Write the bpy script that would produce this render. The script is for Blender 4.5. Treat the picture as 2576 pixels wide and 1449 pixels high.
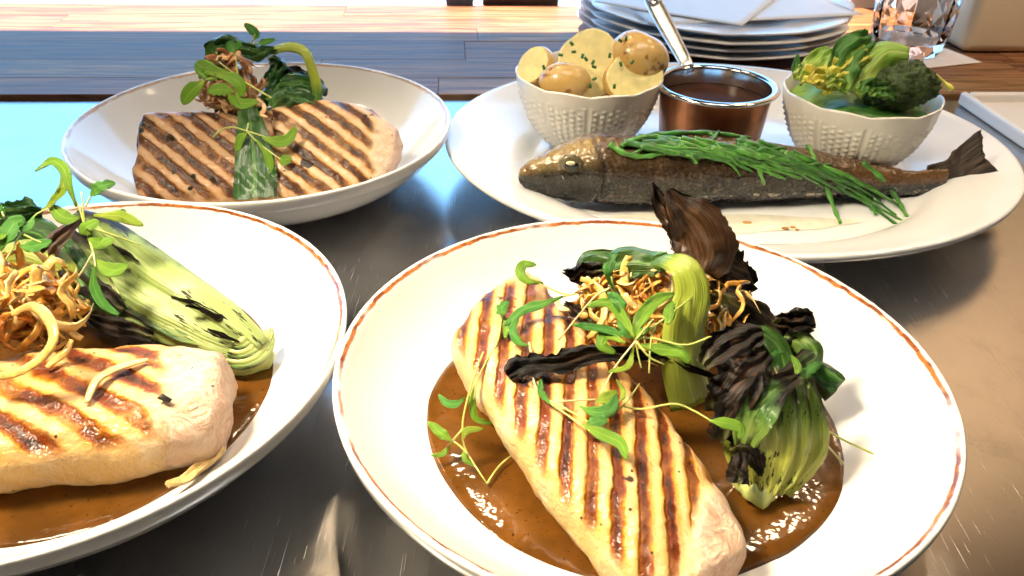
import bpy, math, random
import numpy as np
from mathutils import Vector as V, noise, Matrix
rng = random.Random(11)
S = bpy.context.scene
for o in list(bpy.data.objects): bpy.data.objects.remove(o)
COL = S.collection

# ------------------------------------------------------------------ camera
PITCH, ROLL, FOC, CZ = .570055, .02553, .81025, .26412
cd = bpy.data.cameras.new('camera'); cam = bpy.data.objects.new('camera', cd); COL.objects.link(cam)
cd.sensor_width = 36; cd.lens = 36*FOC; cd.clip_start = .005; cd.clip_end = 60
cam.location = (0, 0, CZ)
cam.rotation_mode = 'XYZ'
cam.matrix_world = Matrix.Translation((0, 0, CZ)) @ Matrix.Rotation(math.pi/2-PITCH, 4, 'X') @ Matrix.Rotation(ROLL, 4, 'Z')
cd.dof.use_dof = True; cd.dof.focus_distance = .42; cd.dof.aperture_fstop = 24
S.camera = cam
# ------------------------------------------------------------------ world, light, exposure
w = bpy.data.worlds.new('World'); S.world = w; w.use_nodes = True
bg = w.node_tree.nodes['Background']; bg.inputs[0].default_value = (1, .93, .86, 1); bg.inputs[1].default_value = .02
S.view_settings.view_transform = 'Standard'; S.view_settings.look = 'None'
S.view_settings.exposure = .2; S.view_settings.gamma = 1
def aim(o, t):
    o.rotation_euler = (V(t)-o.location).to_track_quat('-Z', 'Y').to_euler()
def lamp(name, typ, loc, target, power, col, **kw):
    l = bpy.data.lights.new(name, typ); l.energy = power; l.color = col
    for k, v in kw.items(): setattr(l, k, v)
    o = bpy.data.objects.new(name, l); COL.objects.link(o); o.location = loc; aim(o, target); return o
lamp('heat_lamp', 'AREA', (-.33, .26, .56), (.02, .28, 0), 1.9, (1, .83, .58), shape='DISK', size=.15, spread=math.radians(72))
lamp('wall_fill', 'AREA', (.85, .50, .95), (.80, 1.1, .40), 4.5, (1, .74, .48), shape='DISK', size=.20, spread=math.radians(130))  # added unseen fill, brightens the cream wall that the steel mirrors
lamp('ceiling_lamp', 'AREA', (.12, .30, 1.10), (.12, .52, 0), 3.0, (1, .96, .93), shape='RECTANGLE', size=.5, size_y=.14)
for lx in (-.60, -.10, .40):
    lamp('rear_heat_lamp', 'AREA', (lx, .80, .70), (lx*.5, .30, 0), .38, (1, .74, .46), shape='DISK', size=.085, spread=math.radians(75))
# sunlight falling through the window on to the far half of the wooden counter
O2, EX, EN = V((-.0653, .73, 0)), V((.9969, .0784, 0)), V((-.0784, .9969, 0))
def WF(s, n, z): return O2+EX*s+EN*n+V((0, 0, z))
ELEV = math.radians(64)
lamp('window_sunlight', 'SPOT', WF(-.25, .25+4*math.cos(ELEV), 4*math.sin(ELEV)), WF(-.25, .25, 0), 4400, (1, .74, .56),
     spot_size=math.radians(28), spot_blend=.1, shadow_soft_size=.03)

# ------------------------------------------------------------------ pixel rays (photograph at 2576 x 1449) -> points of the place
def ray(u, v):
    x = (u-1288)/2576; y = -(v-724.5)/2576
    c, s = math.cos(ROLL), math.sin(ROLL); x, y = c*x-s*y, s*x+c*y
    c, s = math.cos(PITCH), math.sin(PITCH)
    return V((x, FOC*c+y*s, -FOC*s+y*c))
def D(u, v, z):
    d = ray(u, v); return V((0, 0, CZ))+d*((z-CZ)/d.z)
def DY(u, v, y):
    d = ray(u, v); return V((0, 0, CZ))+d*(y/d.y)
def mpp(p): return (V(p)-V((0, 0, CZ))).dot(ray(1288, 724.5).normalized())/(FOC*2576)
def C5(x, y): return x*.4409+1022.2, y*.4409+638.9
def C6(x, y): return x*.3968+1405.6, y*.3968+447.2
def TL(x, y): return x/2, y/2
def TR(x, y): return x/2+1288, y/2
def BL(x, y): return x/2, y/2+724.5
def BR(x, y): return x/2+1288, y/2+724.5

# ------------------------------------------------------------------ materials
class NT:
    def __init__(s, name):
        s.m = bpy.data.materials.new(name); s.m.use_nodes = True; s.t = s.m.node_tree; s.n = s.t.nodes; s.l = s.t.links
        s.b = s.n['Principled BSDF']; s.out = s.n['Material Output']
    def add(s, typ, **kw):
        nd = s.n.new('ShaderNode'+typ)
        for k, v in kw.items(): setattr(nd, k, v)
        return nd
    def put(s, sock, v):
        if hasattr(v, 'links') or isinstance(v, bpy.types.NodeSocket): s.l.new(v, sock)
        elif isinstance(v, (tuple, list)) and len(v) == 3 and sock.type == 'RGBA': sock.default_value = (*v, 1)
        else: sock.default_value = v
    def math(s, op, a, b=0, c=0, clamp=False):
        nd = s.add('Math', operation=op); nd.use_clamp = clamp
        s.put(nd.inputs[0], a); s.put(nd.inputs[1], b); s.put(nd.inputs[2], c); return nd.outputs[0]
    def step(s, x, lo, hi, a=0., b=1.):
        nd = s.add('MapRange', interpolation_type='SMOOTHSTEP')
        for i, v in enumerate((x, lo, hi, a, b)): s.put(nd.inputs[i], v)
        return nd.outputs[0]
    def mix(s, f, a, b, bt='MIX'):
        nd = s.add('Mix', data_type='RGBA', blend_type=bt)
        s.put(nd.inputs[0], f); s.put(nd.inputs[6], a); s.put(nd.inputs[7], b); return nd.outputs[2]
    def obj(s): return s.add('TexCoord').outputs['Object']
    def attr(s, nm): return s.add('Attribute', attribute_name=nm).outputs['Fac']
    def comb(s, x, y, z=0.):
        nd = s.add('CombineXYZ'); s.put(nd.inputs[0], x); s.put(nd.inputs[1], y); s.put(nd.inputs[2], z); return nd.outputs[0]
    def sep(s, v):
        nd = s.add('SeparateXYZ'); s.l.new(v, nd.inputs[0]); return nd.outputs
    def map(s, v, sc, rot=(0, 0, 0), loc=(0, 0, 0)):
        nd = s.add('Mapping'); s.l.new(v, nd.inputs[0]); nd.inputs['Scale'].default_value = sc
        nd.inputs['Rotation'].default_value = rot; nd.inputs['Location'].default_value = loc; return nd.outputs[0]
    def noise(s, v, sc, det=3., rough=.55, dist=0.):
        nd = s.add('TexNoise'); s.l.new(v, nd.inputs['Vector']); nd.inputs['Scale'].default_value = sc
        nd.inputs['Detail'].default_value = det; nd.inputs['Roughness'].default_value = rough; nd.inputs['Distortion'].default_value = dist
        return nd.outputs[0]
    def voro(s, v, sc, feat='F1'):
        nd = s.add('TexVoronoi', feature=feat); s.l.new(v, nd.inputs['Vector']); nd.inputs['Scale'].default_value = sc; return nd.outputs[0]
    def bump(s, h, st, dist=.001):
        nd = s.add('Bump'); nd.inputs['Strength'].default_value = st; nd.inputs['Distance'].default_value = dist
        s.l.new(h, nd.inputs['Height']); s.l.new(nd.outputs[0], s.b.inputs['Normal']); s.l.new(nd.outputs[0], s.b.inputs['Coat Normal']); return nd.outputs[0]
    def ps(s, **kw):
        for k, v in kw.items(): s.put(s.b.inputs[k.replace('_', ' ')], v)
        return s.m
def simple(name, col, rough=.4, var=.15, sc=60, metal=0., bump=0., **kw):
    t = NT(name); o = t.obj(); n = t.noise(o, sc)
    c = t.mix(t.step(n, .3, .7), tuple(x*(1-var) for x in col), tuple(min(1, x*(1+var)) for x in col))
    t.ps(Base_Color=c, Roughness=rough, Metallic=metal, **kw)
    if bump: t.bump(t.noise(o, sc*3), bump, .0008)
    return t.m
M = {}
def m_plate(R, col, band):
    t = NT('glazed_stoneware'); o = t.obj(); x, y, z = t.sep(o)
    r = t.math('SQRT', t.math('ADD', t.math('MULTIPLY', x, x), t.math('MULTIPLY', y, y)))
    n = t.noise(o, 130, 4); n2 = t.noise(o, 28, 3)
    rr = t.math('ADD', r, t.math('MULTIPLY', t.math('SUBTRACT', n, .5), .0022))
    d = t.math('ABSOLUTE', t.math('SUBTRACT', rr, R-.0024))
    m = t.math('MULTIPLY', t.step(d, .0004, .0011, 1., 0.), t.step(n2, .30, .46))
    m = t.math('MULTIPLY', m, t.step(z, .038, .041))
    sp = t.step(t.voro(o, 34), .012, .022, 1., 0.)
    c = t.mix(t.step(n2, .35, .7), col, tuple(v*.97 for v in col))
    c = t.mix(t.math('MULTIPLY', m, band), c, t.mix(t.step(n, .42, .6), (.20, .05, .012), (.42, .15, .035)))
    c = t.mix(t.math('MULTIPLY', sp, .35*band), c, (.3, .16, .07))
    t.bump(t.noise(o, 55, 2), .05, .001)
    return t.ps(Base_Color=c, Roughness=t.math('ADD', .07, t.math('MULTIPLY', n2, .07)), IOR=1.55)
M['plate'] = m_plate(.13, (.80, .785, .75), 1.)
M['plate_rear'] = m_plate(.13, (.80, .785, .75), .55)
M['platter'] = m_plate(5., (.80, .80, .79), 0.)
M['china'] = simple('white_china', (.80, .78, .74), .22, .03, 40)
M['crock'] = simple('embossed_white_glaze', (.80, .77, .69), .25, .04, 60)
def m_steel():
    t = NT('brushed_steel'); o = t.obj()
    big = t.noise(o, 6, 4)
    br = t.noise(t.map(o, (260, 6, 1), (0, 0, .5)), 1., 4, .7)
    h = None
    for i, (ang, sx, sy, th) in enumerate(((.55, 1500, 22, .70), (-.9, 1300, 16, .71), (1.35, 1600, 26, .71), (.1, 1400, 18, .72), (-.35, 1700, 30, .70))):
        k = t.noise(t.map(o, (sx, sy, 1), (0, 0, ang), (i*3.1, i*1.7, 0)), 1., 2, .5)
        k = t.step(k, th, th+.06)
        h = k if h is None else t.math('MAXIMUM', h, k)
    mott = t.noise(o, 38, 6, .75)
    rough = t.math('ADD', t.math('ADD', .07, t.math('MULTIPLY', big, .07)), t.math('ADD', t.math('MULTIPLY', h, .15), t.math('MULTIPLY', mott, .07)))
    c = t.mix(t.step(big, .35, .65), (.50, .50, .51), (.58, .575, .57))
    c = t.mix(t.step(mott, .5, .7, 0., .35), c, (.42, .415, .41))
    bp = t.bump(t.math('ADD', t.math('MULTIPLY', br, .4), h), .05, .0006)
    rough = t.math('ADD', t.math('ADD', .11, t.math('MULTIPLY', big, .10)), t.math('ADD', t.math('MULTIPLY', h, .25), t.math('MULTIPLY', mott, .16)))
    g = t.add('BsdfAnisotropic', distribution='BECKMANN'); t.l.new(c, g.inputs['Color']); t.l.new(rough, g.inputs['Roughness']); t.l.new(bp, g.inputs['Normal'])
    t.l.new(g.outputs[0], t.out.inputs[0]); t.n.remove(t.b)
    return t.m
M['steel'] = m_steel()
M['cupsteel'] = simple('polished_steel', (.74, .73, .71), .14, .04, 200, 1.)
M['handlesteel'] = simple('satin_steel', (.70, .69, .68), .28, .04, 200, 1.)
M['copper'] = simple('hammered_copper', (.42, .19, .10), .30, .12, 90, 1., .25)
def m_wood(seed, a, b):
    t = NT('oiled_wood'); o = t.obj()
    v = t.map(o, (2.2, 34, 10), (0, 0, 0), (seed*1.7, seed*.9, 0))
    g = t.noise(v, 3., 6, .65, .8); f = t.noise(t.map(o, (9, 300, 40), (0, 0, 0), (seed, 0, 0)), 1., 3)
    a, b = tuple(x*.60 for x in a), tuple(x*.95 for x in b)
    c = t.mix(t.step(g, .36, .62), a, b)
    c = t.mix(t.step(f, .46, .68, 0., .75), c, tuple(x*.35 for x in a))
    t.bump(f, .25, .0008)
    return t.ps(Base_Color=c, Roughness=t.math('ADD', .34, t.math('MULTIPLY', g, .25)), Specular_IOR_Level=.22)
WOODS = [m_wood(i, a, b) for i, (a, b) in enumerate((((.26, .11, .045), (.40, .19, .085)), ((.32, .15, .06), (.46, .25, .11)),
         ((.22, .09, .04), (.34, .15, .07)), ((.30, .12, .055), (.42, .2, .1))))]
M['darkwood'] = simple('dark_stained_wood', (.05, .03, .02), .5)
def m_fillet(name, ang, sp, ph, lo, hi, flesh, dark, width=.5, slope=0., blot=0., skin=0., warp=.5, two=None):
    """flesh with char lines across it; ang = direction of the lines in the fillet's own plane"""
    t = NT(name); o = t.obj(); x, y, z = t.sep(o)
    n = t.noise(o, 75, 4); n2 = t.noise(o, 240, 3); n3 = t.noise(o, 32, 3); fl = t.noise(t.map(o, (60, 190, 60), (0, 0, ang)), 1., 4)
    s = t.math('ADD', t.math('MULTIPLY', x, -math.sin(ang)), t.math('MULTIPLY', y, math.cos(ang)))
    s = t.math('ADD', t.math('DIVIDE', s, sp), ph)
    s = t.math('ADD', s, t.math('MULTIPLY', t.math('SUBTRACT', n, .5), warp))
    fr = t.math('ABSOLUTE', t.math('SUBTRACT', t.math('FRACT', s), .5))      # 0 on the line
    up = t.attr('top')
    xs = t.math('ADD', t.math('ADD', x, t.math('MULTIPLY', y, slope)), t.math('MULTIPLY', t.math('SUBTRACT', n3, .5), .03))
    ex = t.math('MULTIPLY', t.step(x, lo-.004, lo+.004), t.step(xs, hi-.004, hi+.004, 1., 0.))
    msk = t.math('MULTIPLY', t.math('MULTIPLY', up, ex), t.step(n3, .24, .38))
    line = t.math('MULTIPLY', t.step(t.math('ADD', fr, t.math('MULTIPLY', t.math('SUBTRACT', n2, .5), .2)), .18*width*2, .33*width*2, 1., 0.), msk)
    core = t.math('MULTIPLY', t.step(t.math('ADD', fr, t.math('MULTIPLY', t.math('SUBTRACT', n2, .5), .25)), .02, .23*width*2, 1., 0.), msk)
    core = t.math('MULTIPLY', core, t.step(n, .34, .6, .35, 1.))
    if blot:
        b1 = t.noise(t.map(o, (1, 1, 1), (0, 0, 0), (.7, .3, .1)), 52, 4, .6)
        line = t.math('MULTIPLY', line, t.step(b1, .36, .52, 1.-blot, 1.)); core = t.math('MULTIPLY', core, t.step(b1, .42, .58, 1.-blot, 1.))
        core = t.math('MAXIMUM', core, t.math('MULTIPLY', t.math('MULTIPLY', up, ex), t.step(b1, .64, .70)))
    base = t.mix(t.step(n3, .35, .68), flesh[0], flesh[1])
    base = t.mix(t.math('MULTIPLY', t.step(fl, .45, .7), .5), base, flesh[2])
    if two: base = t.mix(t.step(t.math('ADD', x, t.math('MULTIPLY', t.math('SUBTRACT', n3, .5), .05)), -.022, .004, .85, 0.), base, two)
    base = t.mix(t.math('MULTIPLY', t.math('MULTIPLY', up, ex), t.math('MULTIPLY', t.step(n, .28, .62, .45, 1.), t.step(fr, .25, .47, 1., .30))), base, flesh[3])
    fk = t.noise(o, 85, 5, .65, 2.2)
    raw = t.math('MAXIMUM', t.math('MULTIPLY', t.attr('end'), .8), t.step(xs, hi-.001, hi+.007, 0., .85))
    base = t.mix(raw, base, t.mix(t.step(fk, .35, .62), (.60, .36, .25), (.76, .58, .45)))
    base = t.mix(t.math('MULTIPLY', t.attr('end'), .3), base, t.mix(t.step(fl, .4, .7), (.66, .43, .30), (.74, .55, .42)))
    if skin: base = t.mix(t.math('MULTIPLY', t.attr('end'), t.step(x, -.02, .02, 1., 0.)), base, (.03, .028, .026))
    c = t.mix(line, base, dark[0]); c = t.mix(core, c, dark[1])
    c = t.mix(t.step(t.voro(o, 110), .05, .09, 1., 0.), c, (.03, .015, .008))
    h = t.math('ADD', t.math('MULTIPLY', n2, .5), t.math('ADD', t.math('MULTIPLY', fl, .8), t.math('MULTIPLY', t.math('SUBTRACT', 1, line), .9)))
    h = t.math('ADD', h, t.math('MULTIPLY', t.noise(o, 520, 2), .5))
    h = t.math('ADD', h, t.math('MULTIPLY', t.math('MULTIPLY', raw, fk), 3.))
    t.bump(h, .8, .0016)
    return t.ps(Base_Color=c, Roughness=t.math('ADD', .30, t.math('MULTIPLY', n2, .3)), Specular_IOR_Level=.22, Coat_Weight=.38, Coat_Roughness=.05,
                Subsurface_Weight=.06, Subsurface_Radius=(.004, .002, .001), Subsurface_Scale=.5)
def m_leaf(name, stem, leaf, s0, s1, char=None, c0=2., c1=3., gloss=.32, streak=1., edge=.25, ccol=(.006, .005, .004), cbrown=(.09, .036, .012), spots=0., coat=.22):
    t = NT(name); o = t.obj(); a = t.attr('along'); c = t.attr('cross')
    n = t.noise(o, 70, 4); n2 = t.noise(o, 260, 3)
    vein = t.noise(t.comb(t.math('MULTIPLY', a, 2.2), t.math('MULTIPLY', c, 11), 0.), 1., 4)
    col = t.mix(t.step(t.math('ADD', a, t.math('MULTIPLY', t.math('SUBTRACT', n, .5), .25)), s0, s1), stem, leaf)
    col = t.mix(t.math('MULTIPLY', t.step(vein, .42, .62), .55*streak), col, tuple(min(1, v*1.8+.02) for v in leaf) if s0 < .4 else tuple(v*.55 for v in stem))
    mid = t.step(t.math('ABSOLUTE', c), .03, .13, .5, 0.)
    col = t.mix(mid, col, tuple(min(1, v*1.25+.03) for v in stem))
    ca = t.math('ABSOLUTE', c)
    ch = t.step(t.math('ADD', t.math('ADD', a, t.math('MULTIPLY', ca, edge)), t.math('MULTIPLY', t.math('SUBTRACT', n, .5), 1.1)), c0, c1)
    if spots:
        sp = t.noise(t.comb(t.math('MULTIPLY', a, 9), t.math('MULTIPLY', c, 4.5), t.noise(o, 9, 1)), 1., 4, .6)
        ch = t.math('MAXIMUM', ch, t.step(sp, .66-spots*.1, .70-spots*.1))
    cc = t.mix(t.step(vein, .50, .66), ccol, cbrown)
    cc = t.mix(t.step(n, .42, .6), cc, ccol)
    col = t.mix(ch, col, cc)
    t.bump(t.math('ADD', t.math('MULTIPLY', vein, 1.2), t.math('MULTIPLY', n2, .4)), .6, .0012)
    return t.ps(Base_Color=col, Roughness=t.math('ADD', gloss, t.math('MULTIPLY', ch, .12)), Coat_Weight=t.math('MULTIPLY', t.math('SUBTRACT', 1, ch), coat), Coat_Roughness=.15, Specular_IOR_Level=t.math('SUBTRACT', .4, t.math('MULTIPLY', ch, .15)), Subsurface_Weight=.05, Subsurface_Radius=(.002, .003, .001), Subsurface_Scale=.4)
M['cress'] = m_leaf('cress_leaf', (.20, .34, .02), (.12, .26, .010), .0, .4, streak=.25, gloss=.46, coat=.05)
M['cress2'] = m_leaf('cress_leaf_dark', (.12, .30, .03), (.05, .20, .02), .0, .4, streak=.25, gloss=.46, coat=.05)
M['cress3'] = m_leaf('cress_leaf_yellow', (.30, .38, .03), (.20, .31, .015), .0, .5, streak=.3, gloss=.5, coat=.05)
M['stem'] = simple('cress_stem', (.50, .56, .14), .4, .12, 90)
M['stempale'] = simple('cress_stem_pale', (.62, .60, .30), .4, .12, 90)
M['archstem'] = m_leaf('bok_choy_stem', (.30, .37, .045), (.05, .15, .018), .72, .92, streak=.35)
M['archleaf'] = m_leaf('bok_choy_leaf', (.10, .22, .025), (.025, .075, .010), .0, .35, c0=.95, c1=1.25)
M['darkleaf'] = m_leaf('wilted_leaf', (.10, .24, .04), (.018, .07, .012), .0, .3, c0=1.0, c1=1.4, gloss=.25)
M['char'] = m_leaf('charred_leaf', (.10, .10, .02), (.03, .03, .01), .0, .3, c0=.05, c1=.45, gloss=.34, edge=.5)
M['charbrown'] = m_leaf('scorched_leaf', (.07, .032, .011), (.05, .022, .008), .0, .3, c0=.45, c1=1.0, gloss=.34, edge=.3, ccol=(.014, .009, .006), cbrown=(.15, .06, .018))
M['halfchar'] = m_leaf('half_charred_leaf', (.17, .25, .04), (.04, .11, .015), .15, .5, c0=.55, c1=.95)
M['palebok'] = m_leaf('bok_choy_rib', (.33, .41, .14), (.12, .20, .035), .30, .85, c0=.82, c1=1.2, streak=.5, edge=.42, spots=.6)
M['palebok2'] = m_leaf('bok_choy_rib_yellow', (.40, .40, .055), (.09, .15, .02), .18, .7, c0=.82, c1=1.3, streak=.9, edge=.42, spots=.7)
M['root'] = simple('bok_choy_root', (.40, .45, .14), .35, .12, 90, bump=.2)
ONION = [simple('fried_onion', c, .32, .35, 190, bump=.4, Coat_Weight=.3) for c in ((.72, .36, .06), (.78, .46, .12), (.58, .23, .035), (.82, .57, .23))]
ONIONB = [simple('fried_onion_pale', c, .36, .35, 190, bump=.4, Coat_Weight=.2) for c in ((.55, .29, .11), (.66, .42, .21), (.36, .15, .055))]
def m_sauce(name, col, st=.55):
    t = NT(name); o = t.obj(); n = t.noise(o, 45, 4); n2 = t.noise(o, 300, 1); n3 = t.noise(o, 120, 2, .5)
    c = t.mix(t.step(n, .35, .7), tuple(v*.72 for v in col), tuple(v*1.2 for v in col))
    c = t.mix(t.step(t.noise(o, 520, 2), .66, .72), c, tuple(v*.3 for v in col))
    t.bump(t.math('ADD', t.math('MULTIPLY', n2, .22), n3), st, .0013)
    return t.ps(Base_Color=c, Roughness=.22 if st > .1 else .5, Specular_IOR_Level=.08 if st > .1 else .05, Coat_Weight=.45 if st > .1 else 0., Coat_Roughness=.04)
M['sauce'] = m_sauce('brown_sauce', (.105, .039, .005), .42)
M['gravy'] = m_sauce('dark_gravy', (.05, .022, .014), .05)
def m_fish():
    t = NT('grilled_fish_skin'); o = t.obj(); h = t.attr('cross'); a = t.attr('along')
    n = t.noise(o, 50, 5); n2 = t.noise(o, 420, 3); sc = t.voro(t.map(o, (1, 1, 1.25)), 330)
    hh = t.math('ADD', h, t.math('MULTIPLY', t.math('SUBTRACT', n, .5), .45))
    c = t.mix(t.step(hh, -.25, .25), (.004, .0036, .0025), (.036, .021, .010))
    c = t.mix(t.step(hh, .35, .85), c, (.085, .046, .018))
    c = t.mix(t.step(t.math('MULTIPLY', n2, t.step(n, .3, .6, .85, 1.12)), .54, .70, 0., .5), c, (.15, .105, .065))
    c = t.mix(t.math('MULTIPLY', t.step(a, .70, .80), t.math('MULTIPLY', t.step(hh, -.2, .4), .7)), c, (.14, .065, .022))
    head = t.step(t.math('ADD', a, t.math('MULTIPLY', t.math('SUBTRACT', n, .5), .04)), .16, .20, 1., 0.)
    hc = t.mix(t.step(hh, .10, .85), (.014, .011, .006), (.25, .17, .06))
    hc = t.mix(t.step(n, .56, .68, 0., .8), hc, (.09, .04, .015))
    c = t.mix(head, c, hc)
    gx = t.math('ABSOLUTE', t.math('SUBTRACT', a, t.math('ADD', .197, t.math('MULTIPLY', t.math('MULTIPLY', h, h), -.032))))
    c = t.mix(t.step(gx, .001, .009, .55, 0.), c, (.006, .004, .003))
    mx = t.math('MULTIPLY', t.step(t.math('ABSOLUTE', t.math('ADD', t.math('ADD', h, .40), t.math('MULTIPLY', a, 1.5))), .03, .11, .9, 0.), t.step(a, .055, .075, 1., 0.))
    c = t.mix(mx, c, (.006, .004, .003))
    line = t.math('MULTIPLY', t.step(t.math('ABSOLUTE', t.math('ADD', h, .50)), .02, .07, 1., 0.), t.step(t.noise(o, 170, 2), .52, .62))
    c = t.mix(t.math('MULTIPLY', line, t.step(a, .38, .44)), c, (.42, .36, .26))
    t.bump(t.math('ADD', t.math('ADD', sc, t.math('MULTIPLY', t.noise(o, 90, 3), 1.4)), n2), .38, .0011)
    return t.ps(Base_Color=c, Roughness=t.math('ADD', .16, t.math('MULTIPLY', n2, .25)), Coat_Weight=.35, Coat_Roughness=.07, Specular_IOR_Level=.4)
M['fish'] = m_fish()
M['samphire'] = simple('samphire_green', (.035, .15, .018), .3, .4, 130, bump=.3, Coat_Weight=.3)
M['samphire2'] = simple('samphire_light', (.07, .23, .03), .3, .4, 130, bump=.3, Coat_Weight=.3)
M['cutpotato'] = simple('potato_flesh', (.80, .70, .32), .35, .08, 120, bump=.12, Coat_Weight=.25)
def m_pskin():
    t = NT('potato_skin'); o = t.obj(); n = t.noise(o, 120, 4); n2 = t.noise(o, 35, 3)
    c = t.mix(t.step(n2, .35, .7), (.58, .36, .10), (.62, .46, .22)); c = t.mix(t.step(n, .56, .68), c, (.26, .11, .03))
    t.bump(n, .3, .0008); return t.ps(Base_Color=c, Roughness=.35, Coat_Weight=.3)
M['potatoskin'] = m_pskin()
M['chive'] = simple('chive', (.04, .16, .025), .4)
M['broccoli'] = simple('broccoli_buds', (.030, .060, .008), .5, .6, 500, bump=.8)
M['broccolistem'] = simple('broccoli_stalk', (.42, .55, .13), .35, .15, 80, Coat_Weight=.3)
M['cabbage'] = m_leaf('cabbage_leaf', (.46, .54, .12), (.20, .36, .04), .1, .7, streak=.8, gloss=.25)
M['cabbagedark'] = m_leaf('savoy_leaf', (.22, .36, .05), (.05, .16, .02), .0, .3, streak=.9, gloss=.48, coat=.05)
M['cabbageyellow'] = m_leaf('yellow_shreds', (.70, .62, .12), (.60, .58, .08), .1, .7, streak=.5, gloss=.3)
M['eyewhite'] = simple('cooked_eye', (.78, .68, .42), .25)
M['eyering'] = simple('eye_ring', (.11, .09, .045), .2, .3, 300)
M['eyedark'] = simple('eye_dark', (.01, .01, .008), .1)
def m_fin():
    t = NT('tail_fin'); c = t.attr('cross'); a = t.attr('along')
    r = t.noise(t.comb(t.math('MULTIPLY', a, 1.5), t.math('MULTIPLY', c, 22), 0.), 1., 3)
    col = t.mix(t.step(r, .4, .62), (.012, .009, .007), (.075, .042, .020)); t.bump(r, .8, .001)
    return t.ps(Base_Color=col, Roughness=.4)
M['fin'] = m_fin()
M['paper'] = simple('white_paper', (.80, .81, .82), .7, .02, 30)
M['napkin'] = simple('pink_white_napkin', (.80, .74, .72), .8, .04, 60)
M['cream'] = simple('cream_laminate', (.76, .62, .42), .45, .04, 20)
M['creamlight'] = simple('pale_laminate', (.78, .70, .62), .45, .04, 20)
M['tray'] = simple('white_plastic', (.82, .78, .74), .35, .02, 20)
M['oil'] = simple('cooking_juices', (.77, .74, .60), .1, .1, 60, Coat_Weight=.5)
M['crumb'] = simple('toasted_crumb', (.5, .26, .05), .5)
M['wallcream'] = simple('cream_painted_wall', (.72, .58, .44), .7, .04, 5)
M['walldark'] = simple('dark_painted_wall', (.030, .034, .042), .6, .2, 5)
M['doordark'] = simple('dark_brown_door', (.035, .018, .014), .5)
M['post'] = simple('slate_window_post', (.10, .11, .15), .5)
def m_glass():
    t = NT('clear_glass'); return t.ps(Base_Color=(1, .97, .93), Roughness=.02, Transmission_Weight=1., IOR=1.45)
M['glass'] = m_glass()
def m_pane():
    t = NT('window_glass'); tr = t.add('BsdfTransparent'); gl = t.add('BsdfGlossy'); gl.inputs['Roughness'].default_value = .02
    mx = t.add('MixShader'); mx.inputs[0].default_value = .05
    t.l.new(tr.outputs[0], mx.inputs[1]); t.l.new(gl.outputs[0], mx.inputs[2]); t.l.new(mx.outputs[0], t.out.inputs[0]); return t.m
M['pane'] = m_pane()
def m_emit(name, col, st):
    t = NT(name); e = t.add('Emission'); e.inputs[0].default_value = (*col, 1); e.inputs[1].default_value = st
    t.l.new(e.outputs[0], t.out.inputs[0]); return t.m
M['sky'] = m_emit('bright_daylight', (.23, .55, 1.), 3.8)

# ------------------------------------------------------------------ mesh helpers
def empty(name, label, cat, loc, group=None):
    o = bpy.data.objects.new(name, None); COL.objects.link(o); o.location = loc; o.empty_display_size = .01
    return tag(o, label, cat, group)
def tag(o, label=None, cat=None, group=None, kind=None):
    for k, v in (('label', label), ('category', cat), ('group', group), ('kind', kind)):
        if v: o[k] = v
    return o
def mk(name, geo, mat, parent=None, origin=None, smooth=True, mats=None):
    vs, fs = geo[0], geo[1]; at = geo[2] if len(geo) > 2 else {}
    a = np.array([tuple(v) for v in vs], float)
    if origin is None:
        origin = V(((a[:, 0].min()+a[:, 0].max())/2, (a[:, 1].min()+a[:, 1].max())/2, a[:, 2].min()))
    origin = V(origin)
    a = a-np.array(origin)
    me = bpy.data.meshes.new(name); me.from_pydata(a.tolist(), [], fs)
    for k, v in at.items():
        if k == 'mi': continue
        me.attributes.new(k, 'FLOAT', 'POINT').data.foreach_set('value', np.array(v, np.float32))
    me.materials.append(mat)
    for m in mats or []: me.materials.append(m)
    if 'mi' in at: me.polygons.foreach_set('material_index', at['mi'])
    me.polygons.foreach_set('use_smooth', [smooth]*len(me.polygons)); me.update()
    o = bpy.data.objects.new(name, me); COL.objects.link(o)
    if parent is not None:
        o.parent = parent; o.location = origin-world_loc(parent)
    else: o.location = origin
    return o
def world_loc(o):
    l = V(o.location)
    while o.parent: o = o.parent; l += o.location
    return l
def box(c, x, y, z, dx, dy, dz):
    """box centred at c along unit axes x, y, z with half sizes"""
    vs = [c+x*dx*i+y*dy*j+z*dz*k for k in (-1, 1) for j in (-1, 1) for i in (-1, 1)]
    return vs, [(0, 2, 3, 1), (4, 5, 7, 6), (0, 1, 5, 4), (2, 6, 7, 3), (0, 4, 6, 2), (1, 3, 7, 5)]
def bevel(o, w, seg=2):
    b = o.modifiers.new('bevel', 'BEVEL'); b.width = w; b.segments = seg; b.limit_method = 'ANGLE'; return o
def spline(pts, n):
    """Catmull-Rom through pts (tuples of any length), n samples"""
    P = [np.array(p, float) for p in pts]
    if len(P) == 2: return [P[0]+(P[1]-P[0])*i/(n-1) for i in range(n)]
    P = [2*P[0]-P[1]]+P+[2*P[-1]-P[-2]]; out = []; k = len(P)-3
    for i in range(n):
        u = i/(n-1)*k; j = min(int(u), k-1); t = u-j; a, b, c, d = P[j:j+4]
        out.append(.5*((2*b)+(c-a)*t+(2*a-5*b+4*c-d)*t*t+(3*b-a-3*c+d)*t**3))
    return out
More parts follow.
